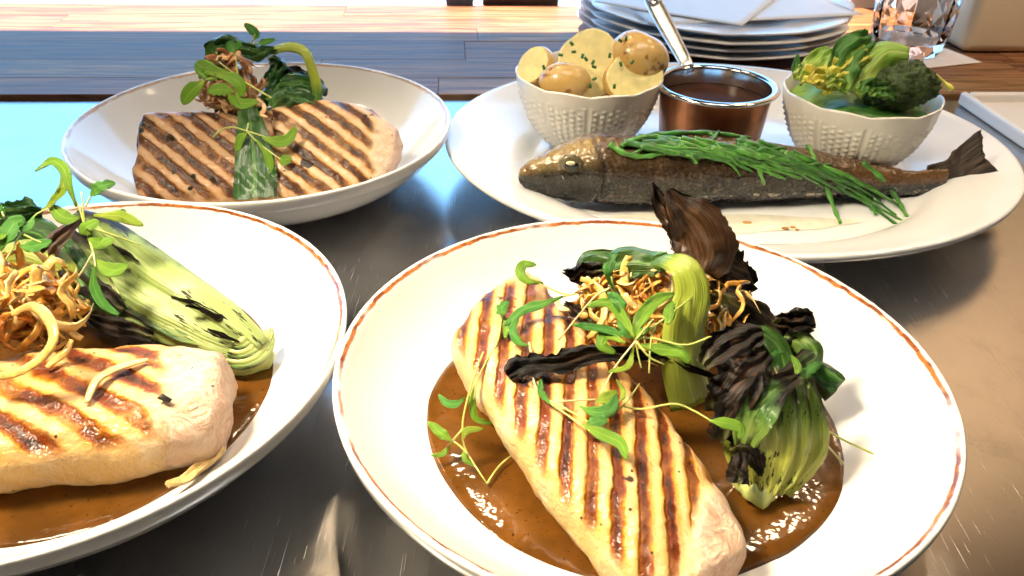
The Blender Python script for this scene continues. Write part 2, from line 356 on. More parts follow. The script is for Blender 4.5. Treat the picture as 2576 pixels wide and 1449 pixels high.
def tube(pts, r, n=14, k=7, flat=1., twist=0., nh=None):
    q = spline([tuple(p) for p in pts], n); vs = []; fs = []
    rr = r if callable(r) else (lambda t: r)
    up = V(nh or (0, 0, 1)); al = []
    for i in range(n):
        p = V(q[i]); t = (V(q[min(i+1, n-1)])-V(q[max(i-1, 0)])).normalized()
        s = t.cross(up)
        s = s.normalized() if s.length > 1e-4 else V((1, 0, 0)); nn = s.cross(t); up = nn
        ra = rr(i/(n-1)); tw = twist*i/(n-1)
        for j in range(k):
            a = 2*math.pi*j/k; x, y = math.cos(a)*ra, math.sin(a)*ra*flat
            x, y = x*math.cos(tw)-y*math.sin(tw), x*math.sin(tw)+y*math.cos(tw)
            vs.append(p+s*x+nn*y); al.append(i/(n-1))
    for i in range(n-1):
        for j in range(k): fs.append((i*k+j, i*k+(j+1) % k, (i+1)*k+(j+1) % k, (i+1)*k+j))
    fs.append(tuple(range(k))[::-1]); fs.append(tuple((n-1)*k+j for j in range(k)))
    return vs, fs, {'along': al, 'cross': [0]*len(vs)}
def ribbon(pts, width, nh, n=18, k=7, cup=0., th=.0004, thc=0., ruffle=0., rf=40., crumple=0., cf=60., seed=0, ragged=0.):
    """leaf: spine pts, width(t), normal hint(s); closed solid with thickness th (+thc along the middle)"""
    if crumple > .0009: n, k = int(n*1.5), max(k, 17)
    q = [V(p) for p in spline([tuple(p) for p in pts], n)]
    if isinstance(nh, V): nh = [nh, nh]
    hs = [V(p).normalized() for p in spline([tuple(p) for p in nh], n)]
    top = []; bot = []; al = []; cr = []; so = V((seed*7.3, seed*3.1, seed*1.9))
    for i in range(n):
        t = (q[min(i+1, n-1)]-q[max(i-1, 0)]).normalized(); s = t.cross(hs[i]).normalized(); nn = s.cross(t)
        u = i/(n-1); wd = width(u)
        for j in range(k):
            c = -1+2*j/(k-1)
            cw = c*(1+(ragged*(noise.noise(q[i]*240+so+V((j*3., 0, 0)))+.7*noise.noise(q[i]*800+so+V((j*3., 0, 0)))) if abs(c) > .9 else 0))
            p = q[i]+s*(cw*wd/2)+nn*(cup*wd*(c*c-.3))
            if ruffle: p += nn*ruffle*noise.noise(V((u*rf*.1, c*2, seed*5.)))*abs(c)
            if crumple:
                p += noise.noise_vector(p*cf*.45+so)*crumple*1.1+noise.noise_vector(p*cf*2.2+so)*crumple*.3
                fx = c*1.15+.9*noise.noise(V((u*2.6+seed, seed*2., 0)))+u*.6
                fy = u*3.+.6*noise.noise(V((c*1.5, u*2., seed)))+c*.8
                p += nn*crumple*(1.5*(abs((fx % 1)-.5)*2-.5)+.3*(abs((fy % 1)-.5)*2-.5))
            h = th+thc*(1-c*c)
            e = .5 if abs(c) < .99 else .12
            top.append(p+nn*h*e); bot.append(p-nn*h*e); al.append(u); cr.append(c)
    N = n*k; vs = top+bot; fs = []
    for i in range(n-1):
        for j in range(k-1):
            a = i*k+j; fs.append((a, a+1, a+k+1, a+k)); fs.append((N+a, N+a+k, N+a+k+1, N+a+1))
        a = i*k; fs.append((a, a+k, N+a+k, N+a)); b = i*k+k-1; fs.append((b, N+b, N+b+k, b+k))
    for j in range(k-1):
        fs.append((j, N+j, N+j+1, j+1)); a = (n-1)*k+j; fs.append((a, a+1, N+a+1, N+a))
    return vs, fs, {'along': al*2, 'cross': cr*2}
def lathe(prof, c, n=96, rad=None, ex=1., ey=1., rot=0.):
    """prof: list of (r, z); rad(r, z, angle, index) -> (r, z) may reshape"""
    vs = []; fs = []; k = len(prof); ca, sa = math.cos(rot), math.sin(rot)
    for i, (r, z) in enumerate(prof):
        for j in range(n):
            a = 2*math.pi*j/n; r2, z2 = rad(r, z, a, i) if rad else (r, z)
            x, y = r2*math.cos(a)*ex, r2*math.sin(a)*ey
            vs.append(V((c[0]+x*ca-y*sa, c[1]+x*sa+y*ca, c[2]+z2)))
    for i in range(k-1):
        for j in range(n): fs.append((i*n+j, i*n+(j+1) % n, (i+1)*n+(j+1) % n, (i+1)*n+j))
    return vs, fs
def weld(o):
    m = o.modifiers.new('weld', 'WELD'); m.merge_threshold = 1e-6; return o
def smooth_prof(p, n): return [tuple(x) for x in spline(p, n)]

# ------------------------------------------------------------------ setting: steel counter, wood, window
mk('steel_counter', ([WF(-1.6, -.006, 0), WF(1.5, -.006, 0), WF(1.5, -1.9, 0), WF(-1.6, -1.9, 0),
                      WF(-1.6, -.006, -.03), WF(1.5, -.006, -.03), WF(1.5, -1.9, -.03), WF(-1.6, -1.9, -.03)],
   [(3, 2, 1, 0), (0, 1, 5, 4), (1, 2, 6, 5), (2, 3, 7, 6), (3, 0, 4, 7), (4, 5, 6, 7)]), M['steel'], smooth=False)['kind'] = 'structure'
wc = empty('wooden_counter', 'laminated wooden counter behind the steel pass', 'counter', WF(0, .15, -.03))
wc['kind'] = 'structure'
rows = [(.0, .045), (.045, .10), (.10, .166), (.166, .216), (.216, .266), (.266, .318)]
for ri, (a, b) in enumerate(rows):
    s = -1.3+rng.uniform(0, .4)
    cuts = [-1.5]
    while cuts[-1] < 1.4: cuts.append(cuts[-1]+rng.uniform(.45, .85))
    if ri == 2: cuts = [-1.5, -.72, .02, .6, 1.5]
    if ri == 3: cuts = [-1.5, -.55, .035, .7, 1.5]
    if ri == 5: cuts = [-1.5, -.9, -.12, .5, 1.5]
    for i in range(len(cuts)-1):
        g = .00015; x0, x1 = cuts[i]+g, cuts[i+1]-g
        o = mk('wood_stave', box(V((0, 0, 0)), V((1, 0, 0)), V((0, 1, 0)), V((0, 0, 1)), (x1-x0)/2, (b-a)/2-g, .017), WOODS[rng.randrange(4)], wc, origin=(0, 0, 0), smooth=False)
        o.location = WF((x0+x1)/2, (a+b)/2, -.013+rng.uniform(-.0003, .0003))-wc.location
        o.rotation_euler = (0, 0, math.atan2(EX.y, EX.x)); bevel(o, .0004, 1)
Z = V((0, 0, 1))
def wbox(name, s0, s1, n0, n1, z0, z1, mat, parent=None):
    return mk(name, box(WF((s0+s1)/2, (n0+n1)/2, (z0+z1)/2), EX, EN, Z, (s1-s0)/2, (n1-n0)/2, (z1-z0)/2), mat, parent, smooth=False)
WT = .40
wall = empty('window_wall', 'dark wall with a window behind the counter', 'wall', WF(0, .36, 0)); wall['kind'] = 'structure'
wbox('wall_header', -1.6, .518, .335, .40, WT, 1.5, M['walldark'], wall)
wbox('wall_panel', .52, 1.8, .335, .40, -.1, 1.5, M['wallcream'], wall)
win = empty('window', 'bright window with pale blue daylight behind the wooden counter', 'window', WF(-.7, .36, -.02))
wbox('window_pane', -1.6, -.285, .364, .368, -.05, WT-.002, M['pane'], win)
wbox('window_pane', -.283, .518, .364, .368, -.05, WT-.002, M['pane'], win)
wbox('sill', -1.6, .518, .335, .40, -.06, -.012, M['paper'], win)
bl0 = wbox('low_slate_block', .0, .034, .325, .345, -.05, .035, M['post']); tag(bl0, 'slate grey low block at the window edge behind the counter', 'block')
bl1 = wbox('low_dark_block', .046, .14, .325, .360, -.05, .030, M['doordark']); tag(bl1, 'dark brown low block behind the counter, left of the plate stack', 'block')
sk = wbox('sky', -5, 3.2, 1.5, 1.52, -1.2, 1.75, M['sky']); sk['kind'] = 'structure'

# ------------------------------------------------------------------ dinner plates
PF, PL, PB = V((.0555, .2873, 0)), V((-.2048, .2946, 0)), V((-.1770, .5536, 0))
inner = [(0, .0082), (.04, .0080), (.068, .0082), (.084, .0100), (.095, .0142), (.105, .0206), (.114, .0283), (.1215, .0365), (.1262, .0424), (.1283, .0446)]
lip = [(.1296, .0450), (.1304, .0443), (.1304, .0425), (.1298, .0395), (.1290, .0372)]
outer = [(.1270, .0352), (.119, .0258), (.110, .0180), (.099, .0112), (.088, .0068), (.078, .0042), (.071, .0028), (.0695, .0003), (.066, .0), (.064, .0018), (.05, .0030), (.02, .0032), (0, .0032)]
PROF = smooth_prof(inner, 34)+smooth_prof(lip, 9)+smooth_prof(outer, 36)
def floor_z(r):
    return float(np.interp(r, [p[0] for p in inner], [p[1] for p in inner]))
def dinner_plate(c, label, seed):
    def rad(r, z, a, i):
        q = 1+.0022*noise.noise(V((math.cos(a)*1.3+seed*4, math.sin(a)*1.3, .5)))*(r/.13)
        return r*q, z+(.0007*noise.noise(V((math.cos(a)*1.1, math.sin(a)*1.1+seed*3, 2.5)))*(r/.13)**2 if z > .02 else 0)
    o = weld(mk('dinner_plate', lathe(PROF, c, 128, rad), M['plate_rear' if seed == 3 else 'plate'], origin=c))
    return tag(o, label, 'plate', 'coupe dinner plates with a brown rim line')
dinner_plate(PF, 'round white brown-rimmed plate nearest the camera, front right', 1)
dinner_plate(PL, 'white brown-rimmed plate cut off by the left edge of the picture', 2)
dinner_plate(PB, 'white brown-rimmed plate behind, beside the oval platter, without visible sauce', 3)
def sauce_pool(c, label, seed, rmax):
    vs = []; fs = []; n = 90; rings = 26
    for i in range(rings):
        for j in range(n):
            a = 2*math.pi*j/n; R = rmax*(1+.045*noise.noise(V((math.cos(a)*1.5+seed*9, math.sin(a)*1.5, 0)))+.012*noise.noise(V((math.cos(a)*6, math.sin(a)*6+seed, 3))))
            u = i/(rings-1); r = R*min(1, u*1.012)
            z = .0138+.00012*noise.noise(V((r*math.cos(a)*60, r*math.sin(a)*60, seed)))
            if u > .9: z -= .0012*((u-.9)/.1)**2
            vs.append(V((c.x+r*math.cos(a), c.y+r*math.sin(a), z)))
    for j in range(n):                                    # underside, following the plate
        a = 2*math.pi*j/n; vs.append(V((c.x+.06*math.cos(a), c.y+.06*math.sin(a), .0086)))
    for i in range(rings):
        if i == rings-1: b = rings*n; 
        else: b = (i+1)*n
        for j in range(n): fs.append((i*n+j, i*n+(j+1) % n, b+(j+1) % n, b+j))
    o = weld(mk('sauce_pool', (vs, [f if True else f for f in [(x[3], x[2], x[1], x[0]) for x in fs]]), M['sauce'], origin=V((c.x, c.y, .0086))))
    return tag(o, label, 'sauce', 'brown sauce pools')
sauce_pool(PF, 'glossy brown sauce pool under the fish on the front right plate', 1, .0935)
sauce_pool(PL, 'glossy brown sauce pool under the fish on the left plate', 2, .0945)

# ------------------------------------------------------------------ grilled fillets
def fillet(label, L, wfun, hfun, loc, yaw, tilt, mat, seed, sang, ssp, sph, lo, hi, pw=3., roll_y=0., shear=0.):
    n, k = 110, 72; vs = []; fs = []; top = []; end = []
    ca, sa = math.cos(sang), math.sin(sang)
    for i in range(n):
        u = i/(n-1); x0 = -L/2+L*u
        e = min(1, (max(0, 1-((abs(u-.5)*2)**22)))**.45)      # blunt rounded ends
        w0, h0 = wfun(u), hfun(u)
        for j in range(k):
            a = 2*math.pi*j/k; cx, cz = math.cos(a), math.sin(a)
            y = math.copysign(abs(cx)**(2/pw), cx)*w0*(.80+.20*e)
            z = math.copysign(abs(cz)**(2/pw), cz)*(.5*h0)*(.70+.30*e) + .5*h0
            if cz < 0: y *= 1-.10*abs(cz)
            p = V((x0-shear*y*max(0, 1-u*1.6), y, z))
            p.x += .004*noise.noise(V((y*45, z*45, seed)))*(abs(u-.5)*2)**3
            d = V(p); d.z -= h0/2; d = V((0, d.y*.6, d.z)).normalized() if d.length > 1e-5 else V((0, 0, 1))
            am = .0022*noise.noise(p*48+V((seed*3, 0, 0)))+.0009*noise.noise(p*170+V((seed, 0, 0)))
            tp = max(0, min(1, (cz-.25)/.3))
            if tp > 0 and lo < x0 < hi-.75*abs(shear)*p.y*1.3:
                s = (-p.x*sa+p.y*ca)/ssp+sph; f = abs((s % 1)-.5); am -= .0014*tp*max(0, 1-f/.26)
            vs.append(p+d*am); top.append(tp); end.append(0)
    for i in range(n-1):
        for j in range(k): fs.append((i*k+j, (i+1)*k+j, (i+1)*k+(j+1) % k, i*k+(j+1) % k))
    for i, sg in ((0, -1), (n-1, 1)):                          # rounded end faces: rings shrinking towards the middle
        base = i*k; cen = sum((vs[base+j] for j in range(k)), V())/k; prev = [base+j for j in range(k)]
        for q in range(1, 7):
            f = 1-q/6.; cur = []
            for j in range(k):
                p = cen+(vs[base+j]-cen)*f
                p.x += sg*.0030*(1-f**2.2)+.0018*noise.noise(p*90+V((0, seed, 0)))+.0010*noise.noise(p*260+V((0, seed, 0)))
                cur.append(len(vs)); vs.append(p); top.append(0); end.append(1)
            for j in range(k):
                fc = (prev[j], prev[(j+1) % k], cur[(j+1) % k], cur[j]); fs.append(fc if i == 0 else fc[::-1])
            prev = cur
    fs = [f[::-1] for f in fs]
    o = mk('grilled_fillet', (vs, fs, {'top': top, 'end': end}), mat, origin=(0, 0, 0)); weld(o)
    o.rotation_euler = (Matrix.Rotation(yaw, 4, 'Z') @ Matrix.Rotation(tilt, 4, 'X') @ Matrix.Rotation(roll_y, 4, 'Y')).to_euler()
    o.location = loc
    return tag(o, label, 'fish fillet', 'grilled fish fillets')
FLESH = ((.70, .50, .25), (.66, .42, .15), (.77, .65, .46), (.62, .25, .015))
DARK = ((.20, .036, .003), (.028, .007, .002))
fa, fb = D(1222, 738, .050), D(1790, 1385, .040); fd = fb-fa; fd.z = 0; LF = fd.length; YF = math.atan2(fd.y, fd.x); fc = (fa+fb)/2
af = math.radians(-93)-YF
mf = m_fillet('grilled_fish_front', af, .0094, .2, -.080, .068, FLESH, DARK, .44, .75, warp=.40, blot=.22)
fillet('grilled fish fillet with straight dark grill lines on the front right plate', LF, lambda u: float(np.interp(u, (0, .2, .6, .85, 1), (.0300, .0305, .0315, .0290, .0220))), lambda u: float(np.interp(u, (0, .5, .85, 1), (.036, .036, .033, .028))),
       V((fc.x, fc.y, .0135)), YF, 0, mf, 1, af, .0094, .2, -.080, .060, pw=2.9, roll_y=math.radians(6), shear=.55)
al_ = math.radians(-26)-math.radians(10)
ml = m_fillet('grilled_fish_left', al_, .0135, .1, -.09, .066, FLESH, DARK, .5, blot=.5)
fillet('pale grilled fish fillet with blotchy char marks on the left plate', .175, lambda u: .0325-.006*max(0, u-.75)/.25, lambda u: .036,
       V((-.2080, .2560, .0105)), math.radians(10), math.radians(3), ml, 2, al_, .0135, .1, -.09, .060, pw=3.1)
ab_ = math.radians(-43)
FLB = ((.66, .50, .33), (.62, .43, .24), (.76, .64, .48), (.48, .23, .05))
DKB = ((.105, .028, .006), (.011, .005, .003))
mb1 = m_fillet('grilled_fish_back_brown', ab_, .0112, .35, -.10, .10, ((.50, .34, .21), (.46, .28, .13), (.58, .43, .30), (.36, .16, .04)), DKB, .50, blot=.55, skin=1.)
mb2 = m_fillet('grilled_fish_back_pale', ab_, .0112, .10, -.10, .026, FLB, DKB, .48, blot=.4)
fillet('browned block of grilled fish left of the draped leaf, rear plate', .088, lambda u: .0345-.001*u, lambda u: .027,
       V((-.2065, .5225, .0195)), math.radians(8), math.radians(40), mb1, 3, ab_, .0112, .35, -.10, .10, pw=4.2)
fillet('paler rounded piece of grilled fish right of the draped leaf, rear plate', .084, lambda u: float(np.interp(u, (0, .3, .55, .75, .9, 1), (.0345, .0385, .0375, .032, .024, .013))), lambda u: .027+.004*math.sin(math.pi*u),
       V((-.1255, .5370, .0205)), math.radians(10), math.radians(40), mb2, 4, ab_, .0112, .10, -.10, .026, pw=3.4)
BN = Matrix.Rotation(math.radians(9), 3, 'Z') @ V((0, -math.sin(math.radians(40)), math.cos(math.radians(40))))
BP = V((-.1680, .5290, .0205))+BN*.0275
def on_rear(x, y, off):
    u, v = TL(x, y); d = ray(u, v); c = V((0, 0, CZ)); return c+d*((BP+BN*off-c).dot(BN)/d.dot(BN))

# ------------------------------------------------------------------ vegetables: leaves and stems
UP = V((0, 0, 1)); CAMD = V((0, -.8, .6))
def wfun(W, a=.15, b=.35, c=.45, base=.2):
    def f(t):
        s = base+(1-base)*min(1, t/b)**1.2 if t < b else 1
        e = math.sqrt(max(0.02, 1-((t-c)/(1-c))**2)) if t > c else 1
        return W*s*e
    return f
WS = 1.
def const_w(*ws):
    ws = [w*WS for w in ws]
    return lambda t: float(np.interp(t, np.linspace(0, 1, len(ws)), ws))
def P6(*pts): return [DY(*C6(x, y), d) for x, y, d in pts]
def veg_part(root, nm, geo, mat, label=None):
    o = mk(nm, geo, mat, root)
    if nm in ('charred_leaf', 'dark_leaf', 'green_leaf'): o.data.set_sharp_from_angle(angle=math.radians(24))
    if label: o['label'] = label
    return o
px = .00016                       # metres per crop-6 pixel on the front plate, near enough
WS = .52
bk = empty('grilled_bok_choy', 'grilled bok choy with charred leaves and arching stem, front right plate', 'bok choy', V((.10, .285, .0138)), 'grilled bok choy portions')
veg_part(bk, 'arching_stem', ribbon(P6((850, 1440, .270), (800, 1200, .275), (800, 950, .280), (845, 740, .286), (800, 575, .293), (700, 520, .301), (610, 545, .310)),
    const_w(.038, .037, .034, .028, .024, .019, .012), [CAMD+V((.2, 0, 0)), CAMD, CAMD+V((0, 0, .4)), V((-.2, -.2, 1))], 40, 11, cup=-.09, th=.0008, thc=.0016, crumple=.0006, cf=90), M['archstem'], 'pale green arching stem')
veg_part(bk, 'green_leaf', ribbon(P6((700, 505, .308), (600, 545, .315), (460, 535, .320), (330, 560, .325), (210, 545, .328), (140, 590, .326)),
    const_w(.012, .024, .030, .032, .024, .010), V((0, -.75, .66)), 34, 11, cup=-.16, th=.0006, ruffle=.003, rf=90, crumple=.0014, cf=120, seed=2), M['archleaf'], 'dark green drooping leaf')
veg_part(bk, 'charred_leaf', ribbon(P6((320, 590, .322), (230, 600, .320), (130, 610, .318), (45, 565, .316)), const_w(.012, .014, .016, .006), V((0, -.8, .6)), 18, 7,
    cup=.15, th=.0006, crumple=.002, cf=160, seed=3, ragged=.3), M['char'])
veg_part(bk, 'charred_leaf', ribbon(P6((880, 560, .322), (830, 400, .328), (740, 250, .334), (640, 160, .338), (585, 30, .342)), const_w(.030, .040, .034, .020, .003), V((.35, -.9, .3)), 36, 11,
    cup=.22, th=.0006, ruffle=.003, rf=60, crumple=.0012, cf=80, seed=4, ragged=.12), M['charbrown'], 'upright scorched brown leaf')
veg_part(bk, 'charred_leaf', ribbon(P6((900, 600, .318), (940, 470, .322), (880, 300, .328), (770, 180, .332), (700, 70, .336)), const_w(.036, .056, .050, .030, .008), V((.1, -.9, .4)), 36, 11,
    cup=-.16, th=.0006, ruffle=.003, rf=60, crumple=.0013, cf=80, seed=5, ragged=.12), M['charbrown'])
veg_part(bk, 'charred_leaf', ribbon(P6((860, 620, .316), (960, 620, .320), (1080, 640, .324), (1170, 680, .326), (1235, 720, .326)), const_w(.046, .060, .060, .046, .018), V((.1, -.75, .65)), 30, 11,
    cup=-.15, th=.0006, ruffle=.004, crumple=.0018, cf=120, seed=6, ragged=.25), M['char'])
veg_part(bk, 'charred_leaf', ribbon(P6((960, 740, .312), (1090, 800, .310), (1210, 860, .308), (1330, 940, .304), (1440, 990, .300), (1520, 1000, .298)), const_w(.020, .030, .030, .028, .026, .014), V((.1, -.7, .7)), 34, 9,
    cup=-.2, th=.0006, ruffle=.004, crumple=.0016, cf=140, seed=7, ragged=.2), M['char'])
veg_part(bk, 'charred_leaf', ribbon(P6((1380, 900, .302), (1450, 905, .302), (1530, 920, .300), (1610, 970, .298)), const_w(.010, .018, .020, .006), V((0, -.8, .6)), 20, 9,
    cup=.1, th=.0006, crumple=.003, cf=200, seed=8, ragged=.5), M['char'])
veg_part(bk, 'green_leaf', ribbon(P6((1190, 980, .302), (1290, 985, .300), (1380, 1060, .295), (1420, 1180, .290), (1430, 1290, .284)), const_w(.010, .016, .018, .018, .016), V((-.3, -.8, .5)), 26, 9,
    cup=.15, th=.0006, crumple=.001, cf=120, seed=9), M['archleaf'])
veg_part(bk, 'green_leaf', ribbon(P6((1430, 985, .300), (1500, 1010, .298), (1580, 1060, .294), (1620, 1130, .290), (1540, 1200, .284), (1420, 1270, .280)), const_w(.012, .018, .024, .024, .020, .010), V((.3, -.75, .6)), 30, 11,
    cup=-.2, th=.0006, ruffle=.003, crumple=.001, cf=120, seed=10), M['halfchar'])
# strip of burnt leaf lying over the fillet
veg_part(bk, 'charred_leaf', ribbon([D(*C5(x, y), z) for x, y, z in ((1840, 715, .046), (1650, 660, .051), (1480, 600, .055), (1250, 570, .058), (1000, 585, .058), (800, 620, .056), (650, 650, .054), (585, 690, .052))],
    const_w(.004, .005, .006, .012, .018, .019, .020, .012), V((0, -.55, .83)), 44, 11, cup=.10, th=.0007, ruffle=.004, rf=120, crumple=.0016, cf=170, seed=11, ragged=.35), M['char'], 'black burnt leaf strip across the fillet')
veg_part(bk, 'charred_leaf', ribbon([D(*C5(x, y), z) for x, y, z in ((1060, 400, .052), (980, 330, .054), (900, 275, .055))], const_w(.010, .013, .005), V((0, -.6, .8)), 14, 7, th=.0006, crumple=.0016, cf=170, seed=12), M['char'])
# lower right half with ribs
def rib(root, pts, ws, nh, mat, seed, thc=.003, cup=.22, n=34, label=None, crumple=.0008):
    return veg_part(root, 'rib', ribbon(pts, const_w(*ws), nh, n, 11, cup=cup, th=.0008, thc=thc, ruffle=.0015, crumple=crumple, cf=110, seed=seed), mat, label)
def Q2(*pts): return [D(*BR(x, y), z) for x, y, z in pts]
for i, (xa, xm, xt, zo) in enumerate(((1195, 1165, 1290, -.002), (1235, 1245, 1330, .0005), (1280, 1330, 1380, .0015), (1320, 1415, 1430, .0005), (1370, 1495, 1480, -.003))):
    f = (i-2)/2
    rib(bk, Q2((xa, 1035-12*abs(f), .0185+zo), (xa*.5+xm*.5, 930, .0255+zo), (xm, 800, .0345+zo), (xm*.8+xt*.2, 670, .0435+zo), (xt*.6+xm*.4, 555, .050+zo), (xt, 450, .055+zo)),
        (.012, .023, .030, .030, .022, .010), V((.18*f, -.68, .72)), M['palebok2'], 60+i, thc=.0010, cup=.06, crumple=.0009)
veg_part(bk, 'green_leaf', ribbon(Q2((1165, 790, .036), (1190, 700, .0445), (1240, 610, .051), (1320, 520, .056), (1440, 440, .060)), const_w(.014, .026, .030, .024, .010), V((-.2, -.7, .7)), 30, 11, cup=.10, th=.0005, crumple=.0009, cf=110, seed=66), M['halfchar'])
veg_part(bk, 'root', lathe([(0, 0), (.006, .0005), (.0085, .003), (.0080, .006), (.005, .008), (0, .0085)], D(*BR(1225, 1040), .0138), 24, lambda r, z, a, i: (r*(1+.14*math.sin(3*a)+.08*math.sin(7*a)), z*(1+.1*math.sin(5*a)))), M['root'], 'pale root end')
veg_part(bk, 'charred_leaf', ribbon(Q2((1020, 640, .040), (1080, 560, .049), (1140, 480, .056), (1210, 400, .062), (1290, 320, .068)), const_w(.020, .032, .036, .030, .010), V((-.2, -.7, .7)), 34, 11, cup=.10, th=.0006, ruffle=.003, rf=120, crumple=.0012, cf=130, seed=14, ragged=.3), M['char'])
veg_part(bk, 'charred_leaf', ribbon(Q2((960, 390, .058), (1020, 340, .062), (1090, 290, .066), (1170, 260, .069), (1260, 230, .072)), const_w(.012, .026, .032, .028, .010), V((0, -.7, .7)), 30, 11, cup=.10, th=.0006, crumple=.0014, cf=150, seed=15, ragged=.4), M['char'])
veg_part(bk, 'charred_leaf', ribbon(Q2((1060, 760, .036), (1100, 690, .043), (1150, 620, .049), (1200, 520, .056), (1250, 430, .060)), const_w(.018, .032, .036, .030, .010), V((.2, -.7, .7)), 28, 9, cup=-.12, th=.0007, crumple=.002, cf=150, seed=16, ragged=.3), M['char'])
veg_part(bk, 'charred_leaf', ribbon(Q2((1110, 820, .032), (1180, 800, .036), (1230, 840, .034), (1250, 900, .030), (1255, 950, .027)), const_w(.012, .018, .014, .010, .003), V((0, -.6, .8)), 22, 9, cup=-.2, th=.0007, crumple=.0014, cf=150, seed=17, ragged=.3), M['char'])
veg_part(bk, 'charred_leaf', ribbon(Q2((1130, 980, .030), (1140, 900, .034), (1180, 830, .037)), const_w(.016, .018, .010), V((0, -.6, .8)), 14, 7, cup=-.1, th=.0007, crumple=.0014, cf=150, seed=18, ragged=.3), M['char'])
# a dark heart that carries the loose leaves
veg_part(bk, 'leaf_heart', ribbon([V((.075, .325, .022)), V((.10, .318, .034)), V((.125, .305, .040)), V((.145, .288, .030))], const_w(.030, .042, .040, .022), V((0, -.4, .9)), 26, 11, cup=-.25, th=.004, thc=.010, ruffle=.004, crumple=.003, cf=110, seed=19), M['darkleaf'])

WS = .72
# left plate: half bok choy with cut root
bl = empty('grilled_bok_choy', 'half bok choy with pale ribs and layered cut root on the left plate', 'bok choy', V((-.165, .335, .0138)), 'grilled bok choy portions')
def DD(*pts): return [D(u, v, z) for u, v, z in pts]
NL = V((-.1, -.55, .83))
rib(bl, DD((655, 875, .026), (560, 800, .038), (450, 730, .047), (340, 650, .054), (250, 575, .060), (200, 545, .062)), (.016, .026, .030, .030, .022, .012), NL, M['palebok'], 21, thc=.005, cup=-.12, label='pale outer rib with char marks')
rib(bl, DD((640, 895, .024), (540, 850, .032), (430, 790, .040), (320, 725, .046), (220, 650, .052), (150, 590, .056)), (.012, .022, .026, .026, .024, .016), NL, M['palebok'], 22, thc=.004, cup=-.10)
rib(bl, DD((600, 905, .024), (500, 862, .029), (400, 820, .034), (290, 770, .038), (190, 700, .044), (120, 640, .050)), (.010, .016, .020, .020, .020, .016), NL, M['palebok'], 23, thc=.003, cup=-.10)
rib(bl, DD((560, 860, .030), (470, 838, .034), (380, 800, .038), (300, 760, .041)), (.010, .014, .012, .006), NL, M['halfchar'], 24, thc=.002, cup=.2)
for i in range(6):                                        # crescents of the cut root
    R = 88-14*i
    pts = [D(596+R*math.cos(a), 846+.86*R*math.sin(a), .0265+.0012*i-.004*max(0, math.sin(a))*R/88) for a in np.linspace(-.25, 1.95, 9)]
    veg_part(bl, 'root_layer', ribbon(pts, const_w(.003, .0052, .0058, .0052, .002), V((.2, -.6, .8)), 22, 7, cup=-.18, th=.0006, thc=.0010), M['root'] if i % 2 else M['palebok'])
veg_part(bl, 'root', ribbon(DD((680, 905, .016), (640, 900, .019), (590, 905, .019), (530, 890, .019)), const_w(.014, .022, .022, .014), V((0, -.6, .8)), 18, 9, cup=-.2, th=.003, thc=.007), M['root'])
for i, (a, b) in enumerate((((640, 835, .030), (470, 770, .0475)), ((560, 790, .0405), (430, 745, .0475)), ((600, 860, .032), (520, 830, .0375)), ((345, 660, .0565), (270, 610, .0610)))):
    veg_part(bl, 'burnt_edge', ribbon([D(*a), D((a[0]+b[0])/2, (a[1]+b[1])/2-3, (a[2]+b[2])/2+.001), D(*b)], const_w(.001, .004, .001), NL, 14, 5, cup=-.1, th=.0008, crumple=.0012, cf=220, seed=30+i, ragged=.3), M['char'])
veg_part(bl, 'arching_stem', ribbon(DD((180, 730, .045), (150, 690, .052), (110, 655, .058), (50, 640, .060), (0, 655, .058), (-60, 700, .05)), const_w(.016, .022, .024, .024, .022, .02), V((-.1, -.6, .8)), 26, 9, cup=-.2, th=.001, thc=.004, crumple=.0005), M['archstem'], 'yellow-green arching stem')
veg_part(bl, 'charred_leaf', ribbon(DD((200, 560, .068), (160, 590, .067), (130, 620, .064), (125, 670, .056), (170, 720, .050)), const_w(.006, .012, .014, .012, .008), V((.2, -.7, .7)), 26, 7, cup=.2, th=.0006, crumple=.0014, cf=150, seed=25), M['charbrown'])
veg_part(bl, 'charred_leaf', ribbon(DD((-80, 560, .062), (0, 545, .064), (60, 535, .066), (110, 545, .064)), const_w(.02, .024, .022, .010), V((0, -.6, .8)), 24, 9, cup=-.15, th=.0006, crumple=.003, cf=150, seed=26, ragged=.3), M['darkleaf'])
veg_part(bl, 'green_leaf', ribbon(DD((240, 770, .042), (190, 690, .050), (130, 620, .057), (60, 580, .060), (-40, 570, .058)), const_w(.012, .022, .028, .028, .02), V((0, -.6, .8)), 28, 9, cup=-.12, th=.0006, crumple=.0016, cf=110, seed=27), M['darkleaf'])
veg_part(bl, 'charred_leaf', ribbon(DD((310, 780, .041), (260, 740, .046), (200, 700, .050), (150, 690, .052)), const_w(.008, .014, .014, .008), NL, 20, 7, cup=.1, th=.0006, crumple=.0014, cf=150, seed=28, ragged=.3), M['char'])
veg_part(bl, 'charred_leaf', ribbon(DD((380, 845, .033), (320, 830, .036), (270, 815, .038), (220, 800, .040)), const_w(.008, .012, .012, .006), NL, 18, 7, cup=.1, th=.0006, crumple=.0014, cf=150, seed=29, ragged=.3), M['char'])
veg_part(bl, 'leaf_heart', ribbon([V((-.135, .322, .020)), V((-.165, .335, .030)), V((-.20, .35, .036)), V((-.235, .365, .034))], const_w(.022, .040, .046, .036), V((0, -.4, .9)), 24, 9, cup=-.25, th=.004, thc=.012, crumple=.002, seed=31), M['darkleaf'])

WS = .68
